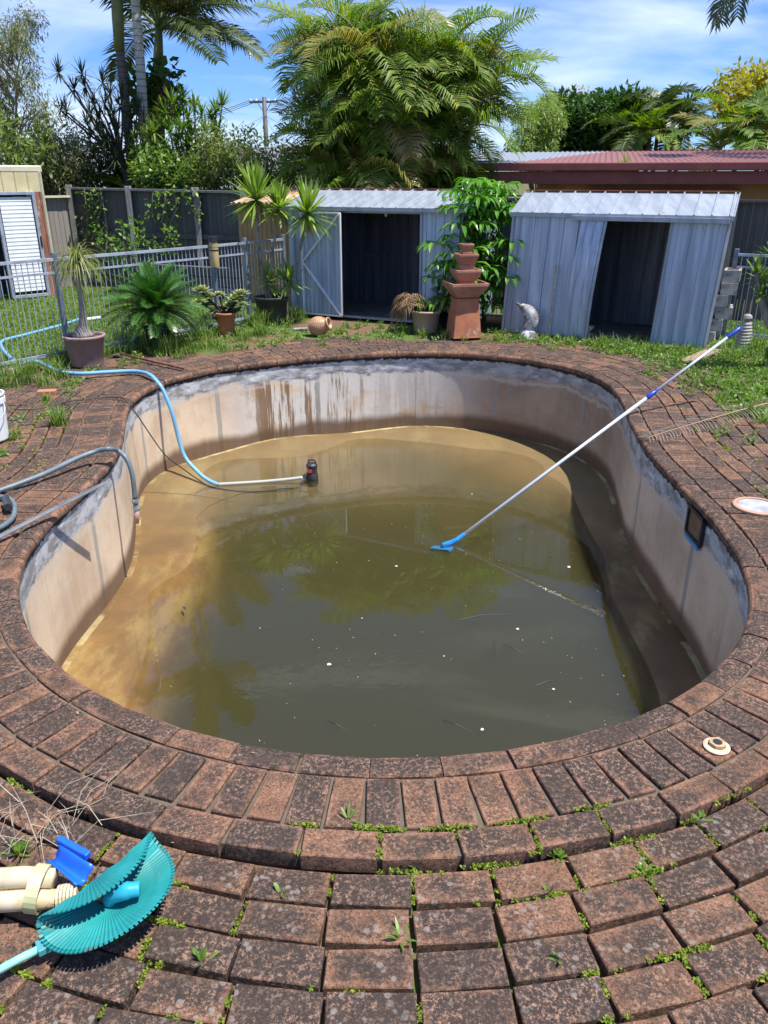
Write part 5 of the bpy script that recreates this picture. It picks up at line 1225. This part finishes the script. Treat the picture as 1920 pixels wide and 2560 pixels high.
b = B(); b.box(c + nn * .0 + Z * ((zt_ + zb_) / 2) - nn * .003, (2 * hw - .02, .004, .16), Matrix((tn, nn, Z)).transposed()); b.build('opening', plain('skimmer_throat', (.20, .12, .06), (.05, .035, .02), 4, .8), sk)
c = G(1892, 1268, .002); sl_ = thing('access_cover', 'round white cover in an orange plastic ring on the right paving', 'cover', c)
b = B(); b.lathe(c, [(.145, .0), (.145, .012), (.138, .016), (.120, .016), (.118, .006)], 40); b.build('ring', plain('orange_faded_plastic', (.46, .27, .18), (.40, .22, .14), 6, .6), sl_, smooth=False)
b = B(); b.lathe(c, [(.118, .006), (.115, .010), (.0, .011)], 40); b.build('cover', plain('cover_white', (.40, .40, .41), (.28, .28, .29), 9, .5), sl_)
# flange on the near coping
c = G(1791, 1868, .002); fl_ = thing('pipe_flange', 'cream round plastic wall fitting with hexagonal collar lying on the near right bricks', 'pool fitting', c)
M_fl = plain('aged_cream_plastic', (.60, .50, .36), (.50, .38, .24), 12, .5)
b = B(); b.lathe(c, [(.046, .0), (.047, .006), (.040, .010), (.030, .012)], 36); b.build('plate', M_fl, fl_, smooth=False)
b = B(); b.lathe(c, [(.031, .010), (.030, .024), (.021, .025), (.020, .008)], 6); b.lathe(c, [(.0205, .0235), (.0165, .024), (.016, .0125)], 24); b.disc(c + Z * .0125, .021, 24); b.build('collar', plain('brown_edge_plastic', (.42, .26, .13), (.5, .38, .22), 14, .5), fl_)
b = B(); b.disc(c + Z * .0245, .0165, 24); b.build('hole', M_black, fl_)  # black disc: darkness of the bore put in as colour
# ================ pool cleaner (bent finned disc), pipes, blue scoop =======================
c0 = G(262, 2258, .0)
dg = thing('pool_cleaner', 'teal finned pool cleaner skirt, bent like a saddle, lying on the front bricks', 'pool cleaner', c0)
AX = Vector((.66, .75, 0)).normalized(); BX = Vector((.75, -.66, 0)).normalized(); Rr = .215
tl = Matrix.Rotation(R(16), 3, BX.cross(Z).normalized()) if False else Matrix.Rotation(R(-14), 3, AX)
def bend(a, b_, h=0):
    # a along the fold, b across it: the far-left wing curls up and over
    a *= .88; b_ *= .88; rho = .034
    fb_ = .0
    if b_ < fb_:
        L_ = fb_ - b_; th = min(L_ / rho, 2.8); ex = max(0, L_ - 2.8 * rho)
        x = fb_ - (rho - h) * math.sin(th) - math.cos(th) * ex; z_ = rho - (rho - h) * math.cos(th) + math.sin(th) * ex
    else: x = b_; z_ = h + 1.7 * (b_ - fb_) ** 2
    z_ += .5 * a * a + .10 * a + .012
    return c0 + AX * (a + .03 * z_) + BX * (x + .02) + Z * (z_ + .03)
b = B(); NA = 176; rr_ = [.03, .09, .15, .203]
for r in rr_:
    for k in range(NA):
        t_ = 2 * math.pi * k / NA; b.v.append(tuple(bend(r * math.cos(t_), r * math.sin(t_), (.0035 if k % 2 else 0) * (r > .05))))
for j in range(3):
    for k in range(NA): b.f.append((j * NA + k, j * NA + (k + 1) % NA, (j + 1) * NA + (k + 1) % NA, (j + 1) * NA + k))
for k in range(0, NA, 2):
    t0, t1 = 2 * math.pi * (k - .1) / NA, 2 * math.pi * (k + 1.1) / NA
    b.add([bend(.203 * math.cos(t0), .203 * math.sin(t0)), bend(.203 * math.cos(t1), .203 * math.sin(t1)), bend(Rr * math.cos(t1), Rr * math.sin(t1)), bend(Rr * math.cos(t0), Rr * math.sin(t0))], [(0, 1, 2, 3)])
M_teal = plain('teal_rubber', (.012, .21, .21), (.025, .30, .30), 5, .5, c3=(.08, .20, .17), s3=14, t3=.60, spec=.4)
o = b.build('finned_skirt', M_teal, dg); md = o.modifiers.new('thickness', 'SOLIDIFY'); md.thickness = .0035
b = B(); q = bend(0, .03); b.tube(smoothpath([q, q + Z * .03 + BX * .01, q + BX * .05 + Z * .06 + AX * .02, q + BX * .075 + AX * .05 + Z * .062], 5), [.022] * 6 + [.024] * 6 + [.021] * 4, 10); b.build('swivel', plain('cyan_blue_plastic', (.02, .30, .44), (.03, .38, .52), 5, .4), dg, smooth=True)
M_pvc = plain('stained_cream_pipe', (.60, .53, .38), (.48, .38, .22), 9, .6, c3=(.16, .14, .11), s3=14, t3=.60)
pv_ = thing('cream_pipes', 'pair of stained cream pool cleaner pipes strapped together at the lower left edge', 'pipes', G(70, 2240))
b = B(); b.tube([G(-120, 2205, .075), G(60, 2192, .075), G(135, 2196, .075)], [.029, .029, .027], 16); b.build('pipe', M_pvc, pv_, smooth=True)
b = B(); b.tube([G(-120, 2262, .036), G(90, 2249, .036), G(160, 2246, .04)], [.028, .028, .024], 16); b.build('pipe', M_pvc, pv_, smooth=True)
for k in range(6):
    b = B(); p = G(146 + k * 9, 2245 - k * 2, .045); b.tube([p, p + Vector((.007, .001, 0))], .034, 16); b.build('rib', M_pvc, pv_)
b = B(); p = G(96, 2222, .058); pts = []
for k in range(25):
    t_ = 2 * math.pi * k / 24; pts.append(p + Vector((.012 * math.sin(t_), .062 * math.cos(t_) - .0, .062 * math.sin(t_))))
b2 = B()
for p_, q_ in zip(pts[:-1], pts[1:]): b.bar(p_, q_, .035, .006, up=(p_ - p))
b.build('strap', plain('pale_green_strap', (.52, .54, .30), (.46, .46, .24), 8, .5), pv_)
# blue scoop
sc0 = thing('blue_scoop', 'broken bright blue plastic scoop propped against the cream pipes', 'plastic scoop', G(170, 2180, .05))
b = B(); g0 = [G(116, 2150, .10), G(150, 2110, .13), G(232, 2162, .11), G(190, 2214, .09)]; n = 8
for j in range(n + 1):
    for i in range(n + 1):
        u_, v_ = i / n, j / n; p = g0[0] * (1 - u_) * (1 - v_) + g0[1] * u_ * (1 - v_) + g0[3] * (1 - u_) * v_ + g0[2] * u_ * v_
        p = p + Z * (-.03 * math.sin(math.pi * u_)) + Vector((random.uniform(-1, 1), random.uniform(-1, 1), 0)) * (.004 if j in (0, n) else 0); b.v.append(tuple(p))
for j in range(n):
    for i in range(n): a = j * (n + 1) + i; b.f.append((a, a + 1, a + n + 2, a + n + 1))
M_scoop = plain('bright_blue_scoop', (.008, .10, .62), (.01, .13, .70), 5, .4, c3=(.45, .48, .5), s3=16, t3=.66)
o = b.build('blade', M_scoop, sc0, smooth=True); o.modifiers.new('thickness', 'SOLIDIFY').thickness = .004
b = B(); b.bar(G(146, 2098, .135), G(222, 2140, .125), .02, .022); b.build('lip', M_scoop, sc0, bevel=.004)
ch_ = thing('cyan_handle', 'pale cyan plastic handle poking out from under the teal disc', 'handle', G(60, 2400))
b = B(); b.tube([G(-30, 2440, .02), G(50, 2396, .02), G(95, 2374, .02)], .011, 10); b.build('rod', plain('pale_cyan', (.22, .52, .46), (.28, .58, .50), 5, .45), ch_, smooth=True)
b = B(); b.bar(G(92, 2374, .02), G(165, 2338, .02), .04, .022); b.bar(G(160, 2338, .02), G(190, 2340, .02), .045, .02); b.build('grip', plain('muted_cyan', (.06, .28, .30), (.08, .34, .34), 5, .5), ch_, bevel=.003)

# =================================================================== ground cover
fd = (gB - gA).normalized()
def poly_sheet(name, pts, m, z_):
    b = B(); b.add([(p[0], p[1], z_) for p in pts], [tuple(range(len(pts)))]); return tag(b.build(name, m, origin=False), kind='structure')
t = NT('lawn_soil'); t.col(t.mix(t.noise(6, 6, .7), (.07, .12, .025), (.13, .17, .045))); M_lawn = t.done(.95, 0, .2)
ln0 = gL - fd * 3
poly_sheet('lawn', [(-9.5, 8.2), (gA.x - .15, gA.y - .05), (gC.x - .1, gC.y + .1), (-1.6, 13.4), (-2.3, 14.3), (-5.8, 15.9), (-12, 18)], M_lawn, -.006)
def lawn_mask(xy):
    # beyond the fence line
    rel = xy - np.array(gA[:2]); n_ = np.array([-fd.y, fd.x]); return rel @ n_
xy = np.c_[rng.uniform(-9.3, -1.7, 150000), rng.uniform(8.3, 17.5, 150000)]
m_ = (lawn_mask(xy) > .03) & (xy[:, 1] < 14.1 - (xy[:, 0] + 2.3) * .45) & (xy[:, 0] < -1.75)
m_ &= (xy[:, 0] < -2.1) | (xy[:, 1] < 13.2)
xy = xy[m_]; LV = Leaves(); LV.blades(xy, -.01, .055 * np.ones(len(xy)), .013, .9)
tag(LV.build('lawn_grass', L_grass), 'short bright green lawn grass beyond the pool fence', 'grass', kind='stuff')
# long grass along the fence and round the pots
LV = Leaves(); cs_ = []
for k in range(80):
    s_ = random.uniform(-2.2, 5.0); q = gA + fd * s_; o_ = random.uniform(-.30, .18); cs_.append((q.x - fd.y * o_, q.y + fd.x * o_, random.uniform(.12, .28), random.randint(16, 44), .09))
for (x, y, n, h_) in [(330, 862, 90, .26), (372, 872, 110, .30), (420, 880, 120, .28), (455, 868, 90, .24), (300, 850, 70, .22), (150, 905, 80, .22), (130, 930, 60, .2), (60, 955, 80, .26), (20, 965, 60, .2), (108, 962, 50, .18), (150, 942, 60, .22), (520, 850, 60, .22), (500, 868, 80, .12), (470, 880, 80, .13), (540, 862, 70, .12), (560, 872, 60, .10), (440, 893, 50, .12), (600, 868, 40, .10), (480, 830, 70, .22), (610, 850, 60, .18), (650, 838, 90, .2), (640, 812, 90, .26), (740, 800, 50, .18), (720, 815, 50, .16), (1060, 838, 30, .14), (1010, 830, 30, .16), (1110, 843, 40, .12), (1240, 852, 30, .14), (1360, 858, 50, .10), (1500, 862, 70, .16), (1560, 868, 70, .16), (1590, 858, 60, .15), (1640, 876, 60, .14), (1700, 885, 50, .14), (1830, 900, 60, .22), (1880, 880, 60, .25), (1800, 880, 60, .2), (1870, 1040, 50, .16), (1740, 960, 40, .12), (139, 1060, 60, .16), (150, 1062, 50, .2), (115, 1000, 30, .1), (165, 968, 30, .12)]:
    q = G(x, y); cs_.append((q.x, q.y, h_, n, .10 if y < 1000 else .045))
for (x, y, h_, n, sp) in cs_:
    pts_xy = np.array([x, y]) + rng.normal(size=(n, 2)) * sp * .6; LV.blades(pts_xy, -.02, h_ * np.ones(n), .009, .9)
tag(LV.build('long_grass', L_grass), 'rank green grass tufts growing along the fence and among the pots', 'grass', kind='stuff')
# weed carpet: little leaves; denser away from the pool on the right and along the sheds
LV = Leaves(); n = 11000
X_ = rng.uniform(-3.2, 5.6, n); Y_ = rng.uniform(4.4, 11.4, n); S_ = sdf(np.c_[X_, Y_])
nz = np.sin(X_ * 3.1 + 1.3 * np.sin(Y_ * 2.3)) * np.cos(Y_ * 2.7 + X_) * .5 + .5
dens = np.zeros(n)
rt = (X_ > 2.3) & (Y_ > 4.6); dens = np.where(rt, ss(.75, 1.5, S_) * ss(5.0, 7.6, Y_) * 1.1 + .20 * ss(.5, 1.2, S_), dens)
farr = (Y_ > 9.5) & (X_ > -2.5) & (X_ < 3.6) & (Y_ < 11.9 - .5 * (X_ + .8)); dens = np.where(farr, np.maximum(dens, .11 * ss(.45, .9, S_) * (1 + 1.8 * ss(1.0, 2.4, X_))), dens)
lf = (X_ < -2.6) & (Y_ < 9.5); dens = np.where(lf, .10 * ss(.5, .9, S_), dens)
kk = rng.random(n) < dens * (.5 + 1.2 * nz)
kk &= lawn_mask(np.c_[X_, Y_]) < .2
for (q0, q1) in ((A1, B1), (A2, B2)):
    u_, w_ = side_frame(q0, q1); rel = np.c_[X_ - q0.x, Y_ - q0.y]; al = rel @ np.array([u_.x, u_.y]); ac = rel @ np.array([w_.x, w_.y]); kk &= ~((al > -.1) & (al < (q1 - q0).length + .05) & (ac > -.05) & (ac < 1.8))
for x, y in zip(X_[kk], Y_[kk]):
    q = random.random(); LV.cloud((x, y, .015), (.06, .06, .035), 26, .034, .55, .1)
    if q < .12: LV.blades(np.array([x, y]) + rng.normal(size=(14, 2)) * .03, -.02, .12 * np.ones(14), .007, .9)
tag(LV.build('weed_carpet', L_weed), 'low leafy weeds creeping over the bricks at the right and along the sheds', 'weeds', kind='stuff')
# soil spilled over the far bricks
b = B(); n_s = 0
# moss in the joints
LV = Leaves(); random.seed(61)
js = [.486 + .008 + k * .127 for k in range(9)]
Jn = [q for q in JOINTS if q[1] < 3.6 and abs(q[0]) < 2.3]
for q in Jn:
    x_ = q[0]; pr_ = .10 + .26 * (1 if x_ > .1 else .35) if q[5] > .4 else .07
    if random.random() < pr_:      # cross joint
        for m in range(random.randint(3, 9)):
            f = random.uniform(-.05, .05); LV.cloud((q[0] + q[2] * f, q[1] + q[3] * f, q[4] - .004), (.006, .006, .006), 20, .0075, .7, .1)
    if random.random() < pr_ * .9:     # bed joint next to it
        sg = random.choice((-1, 1)) * .0625; L_ = random.uniform(.02, .14)
        for m in range(random.randint(3, 12)):
            f = random.uniform(-L_, L_); LV.cloud((q[0] + q[2] * sg + q[3] * f, q[1] + q[3] * sg - q[2] * f, q[4] - .003), (.009, .005, .006), 22, .0075, .7, .1)
for (x, y, n) in [(960, 2155, 60), (980, 2130, 40), (1380, 2140, 70), (1600, 2185, 60), (1625, 2215, 40), (1640, 2250, 40), (1310, 2240, 40), (1245, 2245, 40), (1150, 1925, 30), (1500, 2015, 26), (775, 1995, 26), (1060, 2255, 30), (410, 2280, 24), (425, 2395, 30), (400, 2380, 30), (20, 2520, 50), (1800, 2460, 50), (1760, 2400, 40)]:
    p = G(x, y, -.04 if y > 2090 else -.004); jq = min(JOINTS, key=lambda q: (q[0] - p.x) ** 2 + (q[1] - p.y) ** 2)
    for m in range(n // 3):
        f = random.gauss(0, .045); sg = .0625 if random.random() < .8 else random.uniform(-.06, .06); f = f if abs(sg) == .0625 else 0
        LV.cloud((jq[0] + jq[2] * sg + jq[3] * f, jq[1] + jq[3] * sg - jq[2] * f, jq[4] + random.uniform(-.004, .008)), (.008, .006, .007), 22, .0085, .7, .1)
for k in range(300):     # farther joints left and right
    i = near_idx(random.choice([-3, 3.]), random.uniform(3.2, 8)) + random.uniform(-20, 20); o_ = random.choice(js); p = cpt(i, o_); LV.cloud((p[0], p[1], -.01), (.03, .03, .01), 22, .014, .7, .1)
tag(LV.build('joint_moss', L_moss), 'yellow green moss and tiny weeds growing in the brick joints', 'moss', kind='stuff')
# single weeds in the foreground
random.seed(62)
wl_ = [(870, 2052, 5, .05, 'grass sprout with three blades in the header course of the near coping'), (1000, 2350, 8, .055, 'clump of grass sprouts in the joint near the bottom centre bricks'), (701, 2238, 7, .03, 'round leaved weed in a joint left of the bottom centre bricks'), (1372, 2236, 6, .026, 'tiny two leaved green seedling in the mossy joint right of centre'), (506, 2410, 10, .05, 'broad leaved star shaped weed right of the teal disc'), (302, 2352, 12, .03, 'small grey green weed just beneath the teal disc'), (1755, 2050, 5, .03, 'small sprout under the stepped brick edge at the right'), (1400, 2400, 6, .035, 'spindly weed in a joint low on the right'), (1010, 2160, 22, .035, 'bushy bright weed under the step at the centre'), (1390, 2145, 26, .03, 'largest bushy weed clump under the step right of centre'), (1610, 2190, 26, .035, 'fern like weed clump at the meeting of joints on the right'), (48, 2140, 34, .055, 'leafy green weed among dry grass at the lower left edge')]
for (x, y, n, l, lab) in wl_:
    p = G(x, y, -.045 if y > 2080 else 0); b = B(); tuft(b, p, n, l, .009 if l > .04 else .010, .1, 1.3, .25); tag(b.build('weed', L_bright), lab, 'weed', 'single weeds in the brick joints')
# dry grass lower left
LV = Leaves(); q = G(50, 2060, 0); xy = np.array([q.x, q.y]) + rng.normal(size=(60, 2)) * [.12, .06]; LV.blades(xy, -.03, .10 * np.ones(60), .0028, 2.2)
tag(LV.build('dry_grass', leafmat('straw', [(.42, .35, .26), (.32, .27, .21), (.5, .44, .34)], .8, .1)), 'tangle of dry straw grass on the bricks at the lower left', 'dry grass', kind='stuff')
# hibiscus like shrub and creepers at the long fence
random.seed(63)
lb = bush('leafy_shrub', 'thin upright light green shrub in front of the long dark fence', 'shrub', gb(340, 14.0), [((at(x, y, 14.0).x, 14.0 + random.uniform(-.2, .2), at(x, y, 14.0).z), .13) for x, y in [(255, 580), (265, 610), (290, 565), (298, 600), (310, 620), (330, 560), (340, 600), (352, 575), (360, 610), (418, 585), (425, 600), (395, 610), (325, 635), (380, 640), (410, 630), (280, 640), (300, 660)]], L_bright, .08, .5, 1500, tr=.02, limbr=.012)
b = B(); s_ = B()
for k, (x, y0, y1) in enumerate([(235, 470, 560), (250, 470, 700), (382, 480, 545), (413, 470, 550), (432, 475, 560), (478, 470, 545), (210, 470, 640), (225, 480, 600)]):
    Yv = 15.8 - (x - 203) / 397 * 1.6 - .22; p = at(x, y0, Yv); q = at(x + random.uniform(-8, 10), y1, Yv); s_.tube(smoothpath([p, p.lerp(q, .5) + Vector((random.uniform(-.15, .15), 0, 0)), q], 6), .012, 4)
    for j in range(26): m = p.lerp(q, random.random()) + Vector((random.uniform(-.15, .15), -.03, 0)); tuft(b, m, 2, .09, .05, -1, .3, .3)
cv = thing('creeper', 'creeper strands hanging down the long dark fence', 'creeper', (-5.2, 15.3, 0)); b.build('leaves', L_soi, cv); s_.build('strands', M_bark, cv)
# grass tuft in gutter
b = B(); tuft(b, at(1562, 416, 14.6), 46, .22, .012, .2, 1.5, .15); tag(b.build('gutter_grass', L_light), 'tuft of straw coloured grass growing out of the red gutter', 'grass tuft')
# dead palm frond on the right bricks
P0 = G(1632, 1092, .01); P1 = G(1925, 1020, .03); az = math.atan2(P1.y - P0.y, P1.x - P0.x)
b = B(); s_ = B(); frondB(b, s_, P1 + (P1 - P0).normalized() * .4 + Z * .05, az + math.pi, -.02, (P1 - P0).length + .5, .02, 46, .24, .006, -.05, .3, .006, .12)
df = thing('dead_frond', 'dry grey palm frond lying across the right bricks and weeds', 'palm frond', P0); b.build('leaflets', leafmat('grey_dead', [(.30, .25, .20), (.22, .18, .15)], .8, .1), df); s_.build('stem', L_dry, df)
M_twig = plain('wet_twig', (.045, .03, .015))
# pale flakes and dark leaves on the water
M_pet = plain('pale_petal', (.66, .62, .48))
for k, (x, y, s_) in enumerate([(991, 1415, .011), (823, 1661, .016), (1293, 1572, .012), (1384, 1722, .011), (1205, 1823, .011), (1422, 1417, .016), (1180, 1235, .008), (650, 1570, .006), (905, 1545, .006), (1110, 1640, .006)]):
    p = G(x, y, ZW + .002); b = B(); nn_ = 7; vs = [p + Vector((math.cos(6.283 * j / nn_) * s_ * random.uniform(.6, 1.2), math.sin(6.283 * j / nn_) * s_ * random.uniform(.6, 1.2), 0)) for j in range(nn_)] + [p + Z * .004]
    b.add(vs, [(j, (j + 1) % nn_, nn_) for j in range(nn_)]); tag(b.build('petal', M_pet), 'pale petal floating on the murky pool water', 'petal', 'petals floating on the pool water')
for k, (x, y, s_) in enumerate([(461, 1520, .035), (1378, 1390, .03), (443, 1640, .012), (1190, 1555, .02)]):
    p = G(x, y, ZW + .003); b = B(); a = random.uniform(0, 3); d = Vector((math.cos(a), math.sin(a), 0)); e = Vector((-d.y, d.x, 0)); b.add([p - d * s_, p - e * s_ * .35 + Z * .004, p + d * s_, p + e * s_ * .35 + Z * .004, p + Z * .008], [(0, 1, 4), (1, 2, 4), (2, 3, 4), (3, 0, 4)])
    tag(b.build('dead_leaf', M_dark), ['largest dark leaf floating over the orange shallows at the left', 'dark leaf floating below the skimmer side shadow', 'tiny dark leaf near the left shallows', 'dark leaf drifting in the centre of the pool'][k], 'leaf', 'dark leaves on the water')
for k, (x0, y0, x1, y1) in enumerate([(1150, 1550, 1290, 1535), (1235, 1600, 1243, 1665), (1260, 1610, 1320, 1640), (1340, 1715, 1410, 1700), (1110, 1800, 1180, 1830), (820, 1800, 870, 1830)]):
    b = B(); b.tube([G(x0, y0, ZW - .09), G((x0 * .6 + x1 * .4), (y0 + y1) / 2 - 5, ZW - .07), G(x1, y1, ZW - .10)], [.007, .005, .002], 5); tag(b.build('sunken_twig', M_twig), 'dark twig sunk just under the murky water', 'twig', 'twigs sunk in the pool')
b = B(); p = G(752, 824, .0); b.box(p + Z * .01, (.2, .07, .02), Matrix.Rotation(.2, 3, 'Z')); tag(b.build('broken_tile', M_conc), 'flat pale piece of broken concrete left of the fallen urn', 'rubble')

# fine specks and scum drifting on the water, mostly gathered near the walls
LV = Leaves(); n = 5200; X_ = rng.uniform(-2.4, 2.4, n); Y_ = rng.uniform(2.2, 9.4, n); S_ = -sdf(np.c_[X_, Y_])
nz = np.sin(X_ * 2.3 + 2 * np.sin(Y_ * 1.3)) * np.cos(Y_ * 1.9 - X_ * 1.1) * .5 + .5
kk = (S_ > .05) & (rng.random(n) < .04 + .35 * nz ** 3 + .35 * np.exp(-S_ / .15)); n = kk.sum()
a = rng.random(n) * 6.28; s_ = .0012 + .0032 * rng.random(n) ** 3; q = []
for k in range(4): q.append(np.c_[X_[kk] + np.cos(a + k * 1.57) * s_, Y_[kk] + np.sin(a + k * 1.57) * s_ * 1.6, np.full(n, ZW + .0015)])
LV.V.append(np.stack(q, 1).reshape(-1, 3)); LV.build('water_specks', plain('pale_specks', (.50, .46, .30), (.16, .12, .06), 3, .8))
tag(bpy.data.objects['water_specks'], 'fine pale specks and pollen drifting on the pool water', 'specks', kind='stuff')
# dry soil and leaf bits littering the bricks
LV = Leaves(); n = 2600; X_ = rng.uniform(-3.4, 4.4, n); Y_ = rng.uniform(.9, 11, n); S_ = sdf(np.c_[X_, Y_]); kk = (S_ > .02) & (S_ < 2.2) & ((Y_ > 4) | (rng.random(n) < .5))
n = kk.sum(); a = rng.random(n) * 6.28; s_ = (.002 + .009 * rng.random(n) ** 3) * (1 + .12 * Y_[kk]); z0 = np.where(S_[kk] < .47, .003, np.where(Y_[kk] < 4.2, -.036, .006)); q = []
for k, r_ in enumerate((1, .35, 1, .35)): q.append(np.c_[X_[kk] + np.cos(a + k * 1.57) * s_ * r_, Y_[kk] + np.sin(a + k * 1.57) * s_ * r_, z0 + (k % 2) * .002])
LV.V.append(np.stack(q, 1).reshape(-1, 3)); LV.build('leaf_litter', plain('litter_brown', (.30, .22, .13), (.08, .055, .035), 5, .9))
tag(bpy.data.objects['leaf_litter'], 'tiny dry leaf bits and crumbs of soil strewn over the bricks', 'leaf litter', kind='stuff')
